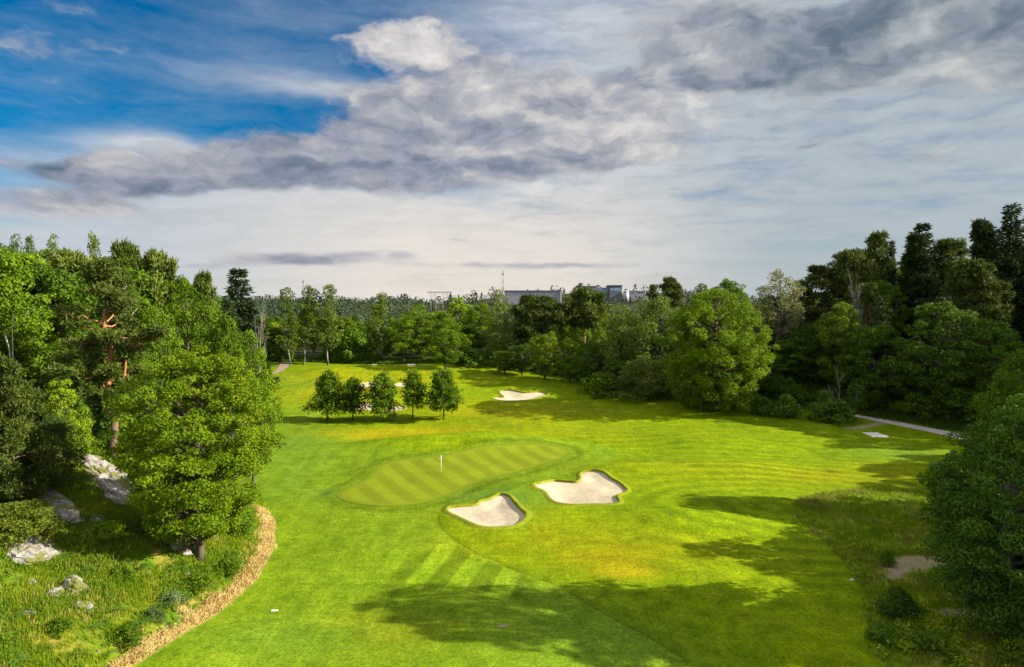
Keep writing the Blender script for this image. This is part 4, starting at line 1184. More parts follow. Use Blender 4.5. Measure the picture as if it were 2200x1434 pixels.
    T('pine', 2100, 560, 90, 128, "bare-trunked pine in deep shade on the right-hand hill", var=2)
    T('pine', 2145, 600, 80, 126, "pine with bare red trunk nearest the right edge", var=2)
    T('darkbroad', 1905, 596, 82, 145, "green crown catching light beneath the tall ragged pine", var=0)
    T('broad', 1800, 646, 110, 136, "leafy tree with a bright top in front of the dead grey tree", var=1)
    T('darkbroad', 1745, 690, 110, 140, "dark tree right of the pale birch", var=1)
    T('darkbroad', 1700, 720, 110, 143, "dark low tree at the foot of the pale birch", var=0)
    T('darkbroad', 1880, 690, 130, 130, "wide dark tree behind the fork of the gravel path", var=0)
    T('darkbroad', 2030, 640, 190, (2035, 905), "largest dark broad tree standing over the gravel path", var=1)
    T('darkbroad', 1950, 720, 120, 128, "dark tree left of the largest one over the gravel path", var=0)
    T('darkbroad', 2130, 680, 150, 116, "black-green tree at the right, above the sunlit crown", var=1)
    T('coolbush', 1770, 838, 62, (1772, 900), "pale bluish shrub at the wood's edge, left of the path fork")
    T('coolbush', 1690, 848, 80, (1690, 898), "bluish shrub at the wood's edge below the pale birch")
    T('coolbush', 1640, 852, 70, (1640, 893), "shrub at the wood's edge touching the huge willow's skirt")
    T('darkbush', 1790, 860, 100, (1790, 908), "low dark thicket at the start of the gravel path")
    T('sapling', 1835, 810, 56, (1836, 903), "thin pale-stemmed sapling at the path fork")
    T('baretree', 1805, 790, 40, 130, "small bare brown tree behind the path fork")
    T('darkbush', 1990, 850, 110, 124, "dark shrub under the largest tree over the gravel path")
    T('darkbush', 2080, 840, 120, 118, "dark shrub where the gravel path leaves the picture")
    T('broad', 2195, 748, 170, 68, "sunlit yellow-green crown rising at the right edge", var=0)
    T('darkbroad', 2215, 830, 200, 55, "mid-green tree at the right edge behind the big shaded tree", var=1)
    T('coolbush', 2185, 1200, 110, 45, "leafy shrub under the big shaded tree at the right edge")
    # ---- trees outside the frame on the right: their shadows lie across the fairway
    for x, y, h, cr in [(57, 53.5, 20, 6), (58, 47, 20, 6.5), (72, 78, 17, 5.5), (80, 87, 18, 6), (76, 86, 16, 5.5), (54, 60, 16, 6), (62, 66, 19, 6), (42, 44.6, 27.5, 6.5), (59, 70, 23, 6), (46, 36, 19, 6), (57, 41, 21, 6.5), (54, 28, 19, 6), (52, 49, 16, 5), (61, 55, 20, 6), (68, 63, 20, 6), (76, 84, 16, 5), (88, 80, 19, 6), (96, 92, 20, 6), (90, 102, 18, 5), (100, 106, 20, 6), (70, 46, 22, 6.5), (40, 22, 18, 6)]:
        y -= .14 * h
        place('darkbroad', x, y, h, cr, "tree beyond the right edge of the picture, seen only by its shadow on the grass", "trees out of the picture on the right"); TAKEN.append((x, y))
    # ---- rear ranks
    for o in bpy.data.objects:
        if o.type == 'EMPTY' and o.get('category') in ('tree',): TAKEN.append((o.location.x, o.location.y))
    R_POLY = np.array([(82, 116), (62, 134), (38, 148), (26, 165), (30, 260), (180, 260), (190, 150), (120, 100)], float)
    fill(R_POLY, 125, ['pine', 'pine', 'darkbroad', 'spruce', 'layerpine', 'darkbroad'], dict(pine="pine in the rear ranks of the dark wood on the right-hand hill", darkbroad="broad tree in the rear ranks of the dark wood on the right-hand hill",
         spruce="spruce in the rear ranks of the dark wood on the right-hand hill", layerpine="layered pine in the rear ranks of the dark wood on the right-hand hill"), "rear ranks of the right-hand wood", 4.3, (15, 22), seed=5, minh=5)
    L_POLY = np.array([(-40, 76), (-52, 92), (-62, 140), (-84, 190), (-150, 190), (-110, 90), (-62, 64), (-46, 60)], float)
    fill(L_POLY, 80, ['broad', 'darkbroad', 'broad', 'pine', 'aspen', 'birch'], dict(broad="green broad tree in the rear ranks of the left-hand wood", darkbroad="dark broad tree in the rear ranks of the left-hand wood", pine="pine in the rear ranks of the left-hand wood",
         aspen="aspen in the rear ranks of the left-hand wood", birch="birch in the rear ranks of the left-hand wood"), "rear ranks of the left-hand wood", 4.2, (16, 24), seed=6, margin=(0, 30))
    C_POLY = np.array([(-100, 205), (-50, 201), (-18, 198), (2, 188), (14, 174), (26, 160), (60, 260), (-140, 265)], float)
    fill(C_POLY, 66, ['broad', 'darkbroad', 'broad', 'pine', 'aspen', 'bright', 'sallow'], "tree in the rear ranks of the wood closing off the far end", "rear ranks of the far wood", 4.6, (13, 20), seed=7, margin=(2, 40), minh=5)
    # low bushes closing the wood's edge
    rg = np.random.default_rng(4); k = 0
    E = np.array([(70, 128), (63, 132), (46, 140), (33, 146), (20, 158), (11, 172), (0, 186), (-8, 190)]); L = np.concatenate([[0], np.cumsum(np.linalg.norm(np.diff(E, axis=0), axis=1))])
    for s in np.arange(1.5, L[-1], 2.7):
        x = np.interp(s, L, E[:, 0]) + rg.normal() * .9 + .9; y = np.interp(s, L, E[:, 1]) + rg.normal() * .9 + .9
        place('darkbush' if rg.random() < .65 else 'coolbush', x, y, rg.uniform(2.2, 5.5), rg.uniform(2.0, 3.4), "dark bush in the continuous fringe along the foot of the right-hand wood", "bushes fringing the right-hand wood")
    for s in np.arange(0, 1, .055):
        x = lerp(-66, -40, s) + rg.normal() * 1.2; y = 199 + rg.normal() * 1.5
        if -62 < x < -56: continue
        place('darkbush', x, y, rg.uniform(2.5, 5), rg.uniform(2, 3.2), "dark bush under the aspens at the far end", "bushes under the far aspens")
    for s in np.arange(0, 1, .05):
        y = lerp(80, 185, s); x = np.interp(y, XL_Y, XL_X) - 4.5 + rg.normal() * 1.0
        place('bush' if rg.random() < .5 else 'darkbush', x, y, rg.uniform(2, 5), rg.uniform(1.8, 3.0), "bush along the foot of the left-hand wood", "bushes fringing the left-hand wood")
    for x, y in [(-40, 70), (-44, 68), (-48, 66), (-46, 73), (-52, 70), (-36, 75), (-41, 78), (-56, 66), (-50, 62), (-39, 72.5), (-34, 76)]:
        place('darkbush', x, y, rg.uniform(2.5, 4.5), rg.uniform(2, 3), "dark undergrowth bush in the shade behind the orange-barked pine", "undergrowth behind the orange-barked pine")


# ------------------------------------------------------------------ ground cover
def blades(name, P, h, w, per, mat, rg, lean=.45, spread=.10, label=None):
    n = len(P); k = np.repeat(np.arange(n), per); m = len(k)
    hh = (np.broadcast_to(h, (n,))[k] * rg.uniform(.55, 1.25, m))[:, None]
    az = rg.uniform(0, 6.283, m); d = np.stack([np.cos(az), np.sin(az), 0 * az], 1); s = np.stack([-np.sin(az), np.cos(az), 0 * az], 1)
    o = P[k] + np.column_stack([rg.normal(size=(m, 2)) * spread, np.zeros(m) - .03]); ln = rg.uniform(.1, lean, (m, 1)) * hh
    ww = w * rg.uniform(.6, 1.3, (m, 1))
    V = np.stack([o - s * ww * .5, o + s * ww * .5, o + d * ln * .45 + [0, 0, 1] * hh * .62 + s * ww * .38, o + d * ln + [0, 0, 1] * hh * .97], 1).reshape(-1, 3)
    tint = np.clip(.5 + (fbm(P[:, 0] * .5, P[:, 1] * .5, 3)[k] - .5) * 1.5 + rg.normal(size=m) * .2, 0, 1)
    tag(link(name, crown_mesh(name, V, tint, mat)), kind="stuff")


def scatter(poly, dens, rg, keep=None):
    lo, hi = np.min(poly, 0), np.max(poly, 0); n = int(np.prod(hi - lo) * dens)
    x, y = rg.uniform(lo[0], hi[0], n), rg.uniform(lo[1], hi[1], n)
    m = sdist(x, y, poly) < 0
    if keep is not None: m &= keep(x, y) > rg.random(n)
    x, y = x[m], y[m]
    return np.column_stack([x, y, hT(x, y)])


def build_cover():
    rg = np.random.default_rng(21)
    GM = dict(
        meadow=leaf_mat("meadow_grass_blades", (0.085, 0.165, 0.003), (0.215, 0.265, 0.007), (.28, .22, .03), .4),
        herb=leaf_mat("meadow_herb_leaves", (0.065, 0.150, 0.006), (0.150, 0.235, 0.012), None, .35),
        dry=leaf_mat("dry_grass_blades", (0.38, 0.26, 0.08), (0.62, 0.48, 0.18), None, .25),
        rough=leaf_mat("rough_grass_blades", (0.10, 0.185, 0.004), (0.205, 0.265, 0.009), (.28, .22, .07), .35),
        brown=leaf_mat("seedhead_grass_blades", (0.15, 0.16, 0.012), (0.32, 0.29, 0.06), None, .3),
        edge=leaf_mat("wood_edge_grass_blades", (0.045, 0.105, 0.005), (0.105, 0.165, 0.009), None, .3),
    )
    t_of = lambda x, y: np.interp(y, XL_Y, XL_X) - x
    bank = np.array([(-20.5, 33), (-19, 53), (-22, 66), (-30, 80), (-48, 72), (-50, 55), (-40, 33)], float)
    pat = lambda x, y: np.clip(1.6 * fbm(x * .35, y * .35, 3) - .25, 0, 1)
    keep = lambda x, y: (t_of(x, y) > .45 + 1.0 * fbm(x * .9 + 5, y * .9, 2)) * pat(x, y)
    P = scatter(bank, 60, rg, keep); blades("meadow_grass", P, .38, .045, 5, GM['meadow'], rg)
    P = scatter(bank, 22, rg, lambda x, y: (t_of(x, y) > 1.6) * (fbm(x * .3 + 50, y * .3, 3) > .45)); 
    V, tint = clump_leaves(P + [0, 0, .12], np.full(len(P), .28), 9, .17, .6, rg, .6, .6); tag(link("meadow_herbs", crown_mesh("meadow_herbs", V, tint, GM['herb'])), kind="stuff")
    P = scatter(bank, 130, rg, lambda x, y: sm(-.25, .2, t_of(x, y)) * (1 - sm(.35, 1.25, t_of(x, y) + (fbm(x * .8, y * .8, 3) - .5) * 2.4)) * (y < 71)); blades("dry_grass", P, .36, .032, 5, GM['dry'], rg, 1.2, .14)
    P = scatter(bank, 10, rg, lambda x, y: (t_of(x, y) > 2.5) * (fbm(x * .28 + 20, y * .28 + 7, 3) > .58)); blades("dry_meadow_grass", P, .42, .04, 5, GM['brown'], rg)
    # the tall rough on the right
    rd = lambda x, y: np.minimum(sdist(x, y, BARE[0]), sdist(x, y, BARE[1]))
    rk = lambda x, y: np.clip(.15 + 1.3 * fbm(x * .3, y * .3, 3), 0, 1) * sm(-.3, .8, rd(x, y))
    P = scatter(ROUGH, 17, rg, lambda x, y: rk(x, y) * (y > 34) * (y < 80) * (x < 56)); blades("rough_grass", P, .34, .06, 5, GM['rough'], rg, .5, .14)
    P = scatter(ROUGH, 8, rg, lambda x, y: (fbm(x * .22 + 4, y * .22, 3) > .53) * sm(-.3, .5, rd(x, y)) * (y > 34) * (x < 52)); blades("seeding_rough_grass", P, .5, .035, 5, GM['brown'], rg, .5, .14)
    P = scatter(ROUGH, 9, rg, lambda x, y: (y < 60) * (y > 34) * (x < 46) * (fbm(x * .3 + 9, y * .3, 3) > .45) * sm(-.2, .5, rd(x, y)))
    V, tint = clump_leaves(P + [0, 0, .3], np.full(len(P), .42), 14, .22, .45, rg, .9, .5); tag(link("rough_weeds", crown_mesh("rough_weeds", V, tint, GM['rough'])), kind="stuff")
    # long grass under the woods
    fe = lambda x, y: -sdist(x, y, FOREST_POLY)
    strip = np.array([(90, 92), (60, 118), (40, 134), (18, 150), (-2, 172), (-20, 184), (-66, 190), (-70, 206), (-18, 206), (16, 176), (40, 152), (74, 136), (96, 110)], float)
    P = scatter(strip, 11, rg, lambda x, y: sm(-3.2, -.5, fe(x, y) + (fbm(x * .2, y * .2, 3) - .5) * 3)); blades("wood_edge_grass", P, .85, .14, 4, GM['edge'], rg, .4, .25)
    # ferns on the bank
    f = [fern('fern', s, 1.0) for s in (1, 2, 3)]
    spots = [(95, 1395), (40, 1385), (150, 1410), (20, 1330), (75, 1345), (265, 1240), (300, 1222), (250, 1310), (410, 1245), (440, 1262), (385, 1270), (345, 1300), (300, 1340), (420, 1220), (470, 1215), (200, 1345), (330, 1325), (130, 1290), (170, 1230), (30, 1425), (230, 1405), (360, 1350)]
    lab = ["fern clump beside the dry grass strip", "fern clump in the lower left corner of the bank", "fern clump in the middle of the green bank"]
    for i, (u, v) in enumerate(spots):
        p = march(u, v, hT); o = tag(empty('fern', p - np.array([0, 0, .05])), "bright green fern clump on the sunlit bank below the boulders", "fern", "ferns on the sunlit bank"); link('fronds', f[i % 3], o); s = rg.uniform(.75, 1.35); o.scale = (s, s, s * .9); o.rotation_euler = (0, 0, rg.uniform(0, 6))
    for i, (u, v, vt, w, kd, lb) in enumerate([(425, 1262, 1232, 80, 'bush', "dark green low shrub beside the dry grass strip"), (490, 1228, 1205, 60, 'bush', "small dark shrub close to the bend of the dry grass strip"), (330, 1335, 1312, 44, 'greybush', "silvery-leaved small shrub on the lower bank"),
                                               (275, 1375, 1340, 90, 'bush', "bushy green shrub near the bottom of the dry grass strip"), (265, 1240, 1212, 50, 'bush', "small dark shrub in the middle of the sunny bank"), (130, 1360, 1335, 60, 'bush', "low shrub among ferns near the lower left corner"),
                                               (370, 1300, 1275, 60, 'greybush', "pale small shrub upslope of the silvery-leaved one"), (330, 1140, 1100, 110, 'bush', "shaded shrub between the rocks in the maple's shadow"), (230, 1150, 1120, 80, 'bush', "shaded shrub below the long streaked rock")]):
        tree(kd, u, vt, w, (u, v), lb)
    for i, (u, v, vt, w, kd, lb) in enumerate([(1930, 1330, 1262, 110, 'coolbush', "bushy weeds, tallest clump in the rough near the bare patch"), (1900, 1380, 1330, 80, 'coolbush', "weed clump at the mown edge near the picture's lower right"), (1905, 1215, 1180, 44, 'coolbush', "small dark shrub at the corner of the bare sandy patch"),
                                               (2010, 1400, 1360, 110, 'bush', "leafy shrub at the bottom of the rough"), (2200, 1420, 1370, 120, 'bush', "shrub in the bottom right corner")]):
        tree(kd, u, vt, w, (u, v), lb)


def build_far_wood():
    """the woods on the far ridges: one mass"""
    rg = np.random.default_rng(31); M = leaf_mat("far_wood_foliage", (0.020, 0.036, 0.018), (0.045, 0.066, 0.030), None, .1, vary=0)
    n = 7000; d = np.concatenate([rg.uniform(270, 620, n // 2), rg.uniform(600, 1500, n - n // 2)]); u = rg.uniform(-150, 2350, n)
    x, y = (u - CU) / F_PX * d, d; z = hT(x, y); ok = ~((np.abs(x - 70) < 95) & (np.abs(y - 760) < 26))
    x, y, z, d = x[ok], y[ok], z[ok], d[ok]
    ex = rg.uniform(-60, 260, 1500); ey = rg.uniform(430, 728, 1500); x, y, d = np.concatenate([x, ex]), np.concatenate([y, ey]), np.concatenate([d, ey]); z = np.concatenate([z, hT(ex, ey)]); h = rg.uniform(4, 13, len(x)) * (.7 + .6 * fbm(x * .02, y * .02, 2)) * np.where(d < 620, .75, 1.0) * np.where((np.abs(x - 75) < 110) & (y > 600) & (y < 745), .55, 1.0)
    # stay under the skyline of the near woods
    V, T = [], []
    per = 44; k = np.repeat(np.arange(len(x)), per); m = len(k); con = rg.random(len(x)) < .4
    t = rg.random(m) ** .8; prof = np.where(con[k], (1 - t) * .95 + .04, np.sqrt(np.clip(1 - (2 * t - .8) ** 2 / 1.5, 0, 1)))
    az = rg.uniform(0, 6.283, m); r = h[k] * np.where(con[k], .34, .52) * prof * rg.uniform(.6, 1.05, m)
    C = np.stack([x[k] + r * np.cos(az), y[k] + r * np.sin(az), z[k] + h[k] * (.02 + .98 * t)], 1)
    N = unit(np.stack([np.cos(az), np.sin(az), 0 * az + .5], 1) + rg.normal(size=(m, 3)) * .5)
    V = leaves(C, N, h[k] * .17, .8, rg); T = np.clip(.5 + (rg.random(len(x))[k] - .5) * .8 + rg.normal(size=m) * .12, 0, 1)
    tag(link("distant_forest", crown_mesh("distant_forest", V, T, M)), kind="stuff")
# ------------------------------------------------------------------ rocks, golf furniture, far buildings and masts
def rock_mat():
    m, g = new_mat("lichened_rock"); p = g.pos()
    a = g.noise(p, 1.1, 6.0, .7); b = g.noise(p, 4.5, 5.0, .7); crack = g.noise(g.vec(p, (1.0, 1.0, 3.0), rot=(.3, .5, .4)), 2.0, 5.0, .75)
    col = g.mix(a.step(.36, .62), (0.10, 0.09, 0.08), (0.30, 0.27, 0.235))
    col = g.mix(b.step(.55, .66) * .8, col, (0.40, 0.37, 0.335))
    col = g.mix(crack.step(.40, .33), col, (0.035, 0.03, 0.026))
    col = g.mix(g.noise(p, .8, 4.0, .65).step(.48, .58) * .9, col, (0.11, 0.115, 0.014))
    g.out(g.principled(col, .9, .15, g.bump(crack * 1.0 + b * .5, .9, .12))); return m


def plain_mat(name, col, rough=.6, spec=.3, metal=0.0, var=.15, sc=3.0):
    m, g = new_mat(name); n = g.noise(g.pos(), sc, 4.0, .6)
    g.out(g.principled(g.cmul(col, (n - .5) * 2 * var + 1.0), rough, spec, None, metal)); return m


def rock_mesh(name, size, seed, M, sub=4):
    import bmesh
    bm = bmesh.new(); bmesh.ops.create_icosphere(bm, subdivisions=sub, radius=1.0)
    off = Vector((seed * 7.3, seed * 3.1, seed * 1.7))
    for v in bm.verts:
        c = v.co.copy()
        q = 1 + .42 * mnoise.noise(c * 1.1 + off) + .22 * abs(mnoise.noise(c * 2.7 + off)) + .13 * mnoise.noise(c * 6 + off) + .05 * mnoise.noise(c * 14 + off)
        c = c * q; c.z = round(c.z * 5 + .5 * mnoise.noise(c * 2 + off)) / 5 * .45 + c.z * .55      # ledges
        v.co = Vector((c.x * size[0], c.y * size[1], c.z * size[2]))
    me = bpy.data.meshes.new(name); bm.to_mesh(me); bm.free(); me.materials.append(M)
    for p in me.polygons: p.use_smooth = len(me.polygons) > 3000 and False
    return me


def build_rocks():
    M = rock_mat(); rg = np.random.default_rng(8)
    spots = [  # px u, v, width px, height px, tilt, label
        (152, 1250, 76, 56, .25, "speckled mossy boulder in the middle of the sunny bank"),
        (118, 1268, 40, 26, .2, "small white rock on the left flank of the speckled boulder"),
        (178, 1298, 46, 24, .2, "white rock just below the speckled boulder"),
        (68, 1246, 22, 20, .2, "small upright white rock left of the speckled boulder"),
        (62, 1313, 34, 10, .1, "low white rock near the ferns at the lower left"),
        (300, 1104, 26, 14, .4, "small pale rock in shade under the long streaked slab"),
        (205, 1110, 36, 14, .4, "flat grey stone in the shade at the centre of the slope"),
        (455, 1148, 34, 18, .5, "small pale rock right of the maple's trunk"),
        (412, 1127, 20, 12, .3, "little white rock behind the maple's trunk"),
        (200, 998, 22, 14, .4, "small white rock at the top of the slope by the pine's foot"),
        (483, 1188, 9, 6, .2, "tiny white stone on the grass right of the maple"), (402, 1230, 14, 10, .2, "white stone just below the maple's foot"),
        (408, 1310, 11, 9, .2, "white stone near the dry grass strip"), (180, 1332, 13, 9, .2, "white stone on the lower bank among ferns"), (210, 1397, 9, 11, .2, "upper one of two white stones at the bank's lower end"), (197, 1412, 11, 9, .2, "lower one of two white stones at the bank's lower end"), (432, 1322, 9, 8, .2, "tiny white stone against the dry grass strip")]
    slabs = [  # bedrock faces lying in the slope: centre px, length px along the fall, breadth px, angle px, label
        (242, 1038, 130, 62, 0.90, "long pale streaked slab of bedrock running down the slope under the orange-barked pine"),
        (112, 1085, 100, 56, 0.75, "grey shaded slab of bedrock below the big dark juniper"),
        (390, 1168, 78, 44, 0.80, "dark grey slab of bedrock right beside the maple's trunk"),
        (66, 1184, 110, 56, 0.15, "pale flat-faced rock outcrop under the yellow-green bush"),
        (330, 1085, 60, 36, 0.85, "pale bedrock half hidden under the maple's left branches")]
    for i, (u, v, L, B, ang, lb) in enumerate(slabs):
        c = march(u, v, hT); e = march(u + math.cos(ang) * L / 2, v + math.sin(ang) * L / 2, hT); q = march(u - math.sin(ang) * B / 2, v + math.cos(ang) * B / 2, hT)
        a1 = e - c; l1 = np.linalg.norm(a1); a1 = a1 / l1; b1 = q - c; b1 = b1 - a1 * (b1 @ a1); l2 = np.linalg.norm(b1); b1 = b1 / l2; n1 = np.cross(a1, b1); n1 = n1 * (1 if n1[2] > 0 else -1); b1 = np.cross(n1, a1)
        l1, l2 = min(l1, 4.2), min(l2, 2.4)
        o = tag(link("rock", rock_mesh("rock", (l1 * 1.05, l2 * 1.05, min(l1, l2) * .42), 60 + i, M, 5)), lb, "rock", "rocks on the left-hand bank")
        from mathutils import Matrix
        o.matrix_world = Matrix(((a1[0], b1[0], n1[0], c[0]), (a1[1], b1[1], n1[1], c[1]), (a1[2], b1[2], n1[2], c[2]), (0, 0, 0, 1)))
    for i, (u, v, w, hh, tilt, lb) in enumerate(spots):
        p = march(u, v + hh * .30, hT); k = p[1] / F_PX
        sx, sz = w * k * .46, hh * k * .50
        me = rock_mesh("rock", (sx, sx * .75, sz), i + 1, M, 5 if w > 40 else (4 if w > 15 else 3))
        o = tag(link("rock", me, None, p - np.array([0, 0, sz * .15])), lb, "rock", "rocks on the left-hand bank")
        o.rotation_euler = (tilt * .35, tilt * .9, rg.uniform(-.4, .4))


def build_golf():
    white = plain_mat("white_paint", (.80, .79, .76), .45, .4, 0, .06); yel = plain_mat("flag_cloth", (.78, .78, .80), .8, .2, 0, .1); blk = plain_mat("cup_liner", (.02, .02, .02), .7)
    p = march(948, 1015, hT); o = tag(empty("flagstick", p), "white flagstick with a limp pale flag standing in the hole on the putting green", "flagstick")
    link("pole", MB().tube([(0, 0, -.1), (0, 0, 1.0), (0, 0, 2.18)], [.025, .023, .020], 10).mesh("pole", white, True), o)
    # limp flag: a folded cloth hanging beside the pole
    V, Q = [], []; nx, nz = 9, 9
    for i in range(nx):
        for j in range(nz):
            s, t = i / (nx - 1), j / (nz - 1); x = -.02 - .15 * s - .02 * math.sin(t * 5); y = .045 * math.sin(s * 9 + t * 2.2) * (.3 + s)
            V.append((x * (1 - .25 * t), y, 2.15 - .42 * t - .14 * s))
    for i in range(nx - 1):
        for j in range(nz - 1): a = i * nz + j; Q.append((a, a + 1, a + nz + 1, a + nz))
    n0 = len(V); V2 = V + [(x, y + .008, z) for x, y, z in V]; Q2 = Q + [tuple(n0 + k for k in reversed(q)) for q in Q]
    link("flag", MB().add(V2, Q2).mesh("flag", plain_mat("flag_grey_cloth", (.42, .42, .46), .8, .2, 0, .25, 8), True), o)
    link("hole_cup", MB().tube([(0, 0, -.1), (0, 0, .042)], .056, 14).mesh("hole_cup", blk, False), o)
    # distance plate sunk flush in the fairway
    p = march(590, 1313, hT); o = tag(empty("marker_plate", p, .02), "small white rectangular marker plate lying flush in the fairway near the dry grass strip", "marker")
    mb = MB(); mb.box(-.225, .225, -.06, .06, -.03, .055); mb.box(-.205, .205, -.045, .045, .055, .062); link("plate", mb.mesh("plate", white), o)
    p = march(1830, 1246, hT); o = tag(empty("ground_stone", p), "small flat grey stone plate at the edge of the mown grass beside the rough", "stone")
    link("slab", rock_mesh("slab", (.20, .14, .06), 40, plain_mat("grey_stone", (.42, .40, .36), .9), 3), o)
    # artificial tee: concrete slabs with a worn mat
    p = march(1880, 935, hT); o = tag(empty("tee_mat", p + np.array([0, 0, .03]), .0), "square worn pale tee mat on slabs in the shaded grass beside the gravel path", "tee mat")
    conc = plain_mat("pale_concrete", (.60, .56, .52), .9, .2, 0, .2, 2.0); mat2 = plain_mat("worn_mat", (.58, .53, .49), .95, .1, 0, .25, 5.0)
    for j in range(5):
        y0 = -1.75 + j * .70
        for i in range(2):
            mb = MB(); mb.box(-1.25 + i * 1.26, -.01 + i * 1.26, y0, y0 + .67, -.12, .06 + .004 * ((i + j) % 3)); link("slab", mb.mesh("slab", conc), o)
    mb = MB(); mb.box(-.95, .95, .0, 1.5, .075, .10); link("mat", mb.mesh("mat", mat2), o)
    mb = MB(); mb.box(-.30, .12, .75, 1.05, .105, .125); link("tee_pad", mb.mesh("tee_pad", white), o)
    # little white post by the far path
    p = march(869, 781, hT); o = tag(empty("marker_post", p), "small white post beside the far path at the wood's edge", "post")
    mb = MB(); mb.tube([(0, 0, -.1), (0, 0, .95)], [.11, .10], 10); link("shaft", mb.mesh("shaft", white, True), o); mb = MB(); mb.tube([(0, 0, .95), (0, 0, 1.05), (0, 0, 1.15)], [.13, .13, .05], 10); link("cap", mb.mesh("cap", white, True), o)


def build_far():
    steel = plain_mat("mast_steel", (.16, .14, .14), .6, .4, .3); red = plain_mat("mast_red", (.17, .07, .06), .6); wht = plain_mat("mast_white", (.28, .27, .27), .6)
    grey = plain_mat("grey_cladding", (.20, .198, .21), .7, .3, 0, .10, .15); dark = plain_mat("dark_cladding", (.085, .092, .112), .6, .3, 0, .1, .2); lite = plain_mat("light_panels", (.27, .27, .28), .6, .3, 0, .08, .2)
    m, g = new_mat("blue_glazing"); n = g.noise(g.pos(), .25, 3.0, .5); g.out(g.principled(g.mix(n.step(.4, .6), (.10, .15, .23), (.22, .28, .36)), .12, .6)); glass = m
    def top_at(u, v, d): r = ray(u, v); return CAM + r * (d / r[1])
    def mast(u, vt, d, wd, lb, banded):
        t = top_at(u, vt, d); zb = float(hT(np.array([t[0]]), np.array([d]))[0]); H = t[2] - zb
        o = tag(empty("radio_mast", (t[0], d, zb)), lb, "mast"); n = max(int(H / 4), 4)
        for seg in range(n):
            mb = MB(); z0, z1 = H * seg / n, H * (seg + 1) / n; a = wd
            C = [(a * math.cos(k * 2.094), a * math.sin(k * 2.094)) for k in range(3)]
            for k in range(3):
                mb.tube([(*C[k], z0), (*C[k], z1)], a * .22, 5); q = C[(k + 1) % 3]
                mb.tube([(*C[k], z0), (*q, (z0 + z1) / 2), (*C[k], z1)], a * .11, 4)
            link("lattice_section", mb.mesh("lattice_section", (red if seg % 2 else wht) if banded else steel), o)
        for z in (.62, .93):
            mb = MB(); mb.tube([(wd * 1.5, 0, H * z - 1.2), (wd * 1.5, 0, H * z + 1.2)], wd * .5, 8); mb.tube([(-wd * 1.3, .2, H * z - .9), (-wd * 1.3, .2, H * z + .9)], wd * .4, 8); link("antenna", mb.mesh("antenna", steel), o)
        mb = MB(); mb.tube([(0, 0, H - .5), (0, 0, H + 2.2)], [wd * .2, wd * .1], 6); link("spike", mb.mesh("spike", steel), o)
    mast(1080, 583, 680, .62, "tall thin lattice radio mast rising above the weeping birch", True)
    mast(651, 602, 900, .6, "distant lattice mast just above the three tall aspens", False)
    mast(834, 650, 900, .5, "tiny distant mast low on the horizon beside the single thin aspen", False)
    def pylon(u, vt, d, w, lb):
        t = top_at(u, vt, d); zb = float(hT(np.array([t[0]]), np.array([d]))[0]); H = t[2] - zb; o = tag(empty("power_pylon", (t[0], d, zb)), lb, "pylon", "power pylons on the horizon")
        for s in (-1, 1):
            mb = MB(); mb.tube([(s * w * .52, 0, 0), (s * w * .48, 0, H)], [.42, .30], 6); link("leg", mb.mesh("leg", steel), o)
        mb = MB(); mb.box(-w * 1.25, w * 1.25, -.3, .3, H - .5, H + .35); link("crossarm", mb.mesh("crossarm", steel), o)
        mb = MB(); mb.tube([(-w * .48, 0, H - 7), (w * .48, 0, H - .6)], .14, 4); mb.tube([(w * .48, 0, H - 7), (-w * .48, 0, H - .6)], .14, 4); link("brace", mb.mesh("brace", steel), o)
        for s in (-1.1, 0, 1.1):
            mb = MB(); mb.tube([(s * w, 0, H - .5), (s * w, 0, H - 2.2)], .16, 5); link("insulator", mb.mesh("insulator", steel), o)
        mb = MB(); mb.tube([(-w * .48, 0, H + .3), (-w * .48, 0, H + 3)], .12, 5); link("spike", mb.mesh("spike", steel), o)
    pylon(931, 628, 780, 5.6, "left of two H-shaped power pylons on the horizon")
    pylon(957, 628, 780, 5.6, "right of two H-shaped power pylons on the horizon")
    pylon(974, 636, 1150, 5.0, "smaller farther power pylon next to the two H-shaped ones")
    # long low grey building
    D = 740.0
    def X_(u): return (u - CU) / F_PX * D
    def Z_(v): r = ray(1150, v); return CAM[2] + r[2] * D / r[1]
    def building(name, u0, u1, vt, lb):
        zb = min(float(hT(np.array([X_(u0)]), np.array([D]))[0]), float(hT(np.array([X_(u1)]), np.array([D]))[0])) - 1
        return tag(empty(name, (X_((u0 + u1) / 2), D, zb)), lb, "building"), zb
    def part(o, zb, name, mat, x0, x1, y0, y1, z0, z1):
        mb = MB(); mb.box(x0 - o.location.x, x1 - o.location.x, y0, y1, z0 - zb, z1 - zb); return link(name, mb.mesh(name, mat), o)
    o, zb = building("long_building", 1082, 1208, 623, "long low grey flat-roofed building on the far hilltop beside the mast")
    part(o, zb, "wall", grey, X_(1084), X_(1206), 0, 24, zb, Z_(626)); part(o, zb, "roof", dark, X_(1083), X_(1207), -.6, 24.6, Z_(626), Z_(624.4))
    part(o, zb, "end_bay", lite, X_(1203), X_(1207), -.9, 8, zb, Z_(626.5)); part(o, zb, "plinth", dark, X_(1140), X_(1142), -.4, -.02, zb, Z_(627))
    for k in range(14):
        u = 1090 + k * 8
        part(o, zb, "window", glass, X_(u), X_(u + 5), -.15, -.03, Z_(634), Z_(630.5))
    o, zb = building("glass_building", 1260, 1340, 612, "dark blue glass-fronted building with a flat roof on the far hilltop")
    part(o, zb, "side_wing", grey, X_(1262), X_(1283), 2, 24, zb, Z_(617)); part(o, zb, "roof", dark, X_(1261), X_(1284), 1.5, 24.5, Z_(617), Z_(614.5))
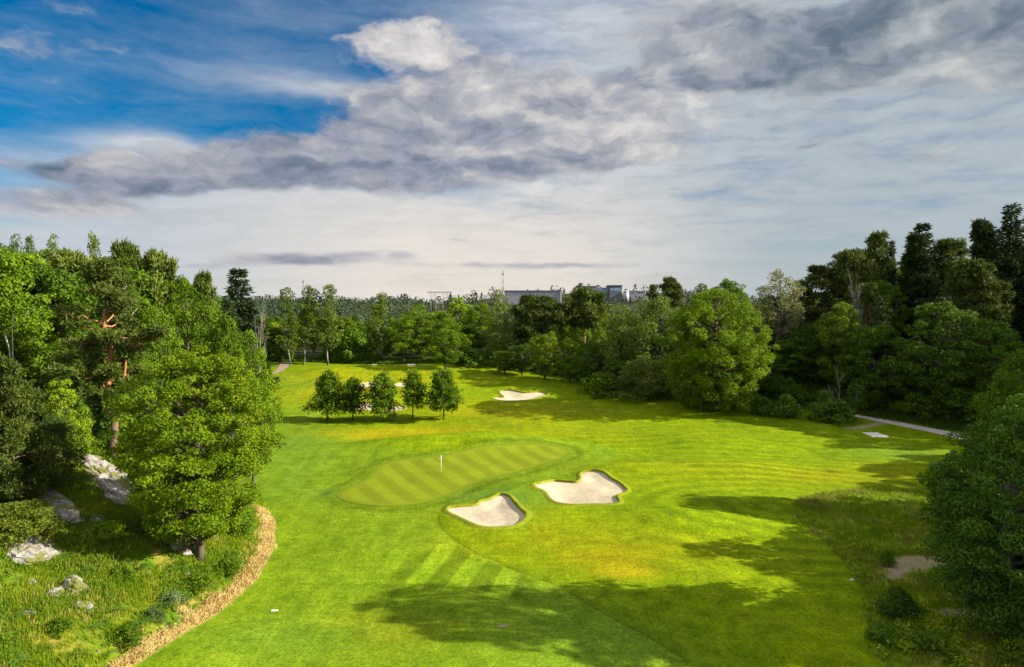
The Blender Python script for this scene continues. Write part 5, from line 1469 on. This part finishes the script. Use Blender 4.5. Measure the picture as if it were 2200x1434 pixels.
    part(o, zb, "link_block", dark, X_(1283), X_(1309), 4, 24, zb, Z_(618)); w = part(o, zb, "glazing", glass, X_(1285), X_(1308), 3.8, 3.98, Z_(627), Z_(619.5))
    part(o, zb, "tower_block", dark, X_(1309), X_(1336), 0, 24, zb, Z_(615)); part(o, zb, "roof", plain_mat("roof_edge", (.04, .05, .09), .6), X_(1308), X_(1337), -.6, 24.6, Z_(615), Z_(613))
    for k in range(5): part(o, zb, "window", glass, X_(1320 + k * 3.2), X_(1322.9 + k * 3.2), -.16, -.02, Z_(627), Z_(618.5))
    for k in range(3): part(o, zb, "window", glass, X_(1310.5 + k * 3), X_(1313 + k * 3), -.16, -.02, Z_(625), Z_(619))
    mb = MB(); q = [X_(1264) - o.location.x, 6]; mb.tube([(*q, Z_(615) - zb), (*q, Z_(609) - zb)], [.5, .4], 8); mb.box(q[0] + .2, q[0] + 2.4, 5.6, 6.4, Z_(613) - zb, Z_(610.5) - zb); link("roof_sign", mb.mesh("roof_sign", dark), o)
    o, zb = building("domed_tank", 1340, 1350, 622, "white domed tank between the glass building and the low sheds")
    a = np.linspace(0, math.pi / 2, 9); rr = (X_(1352) - X_(1340)) / 2; zc = Z_(629) - zb
    mb = MB(); mb.tube([(0, 0, 0), (0, 0, zc)], rr, 24); link("shell", mb.mesh("shell", lite, True), o)
    mb = MB(); mb.tube([(0, 0, zc + rr * math.sin(t) * .9) for t in a], [rr * max(math.cos(t), .02) * 1.01 for t in a], 24); link("dome", mb.mesh("dome", lite, True), o)
    o, zb = building("low_shed", 1351, 1394, 624, "pair of low grey sheds at the right-hand end of the far buildings")
    part(o, zb, "wall", grey, X_(1352), X_(1369), 0, 14, zb, Z_(626)); part(o, zb, "roof", lite, X_(1351), X_(1370), -.4, 14.4, Z_(626), Z_(624.5)); part(o, zb, "annex_wall", grey, X_(1369.2), X_(1394), 1, 14, zb, Z_(630)); part(o, zb, "annex_roof", dark, X_(1370.2), X_(1386), .6, 14.3, Z_(628.2), Z_(625.8)); part(o, zb, "annex_storey", lite, X_(1370.6), X_(1385.6), 1.2, 14, Z_(630), Z_(628.2))
    for k in range(4): part(o, zb, "window", glass, X_(1354 + k * 3.6), X_(1356.4 + k * 3.6), -.15, -.02, Z_(631), Z_(628))

ground_materials(); tree_materials(); protos()
build_ground(); build_course(); build_trees(); build_cover(); build_far_wood(); build_rocks(); build_golf(); build_far()
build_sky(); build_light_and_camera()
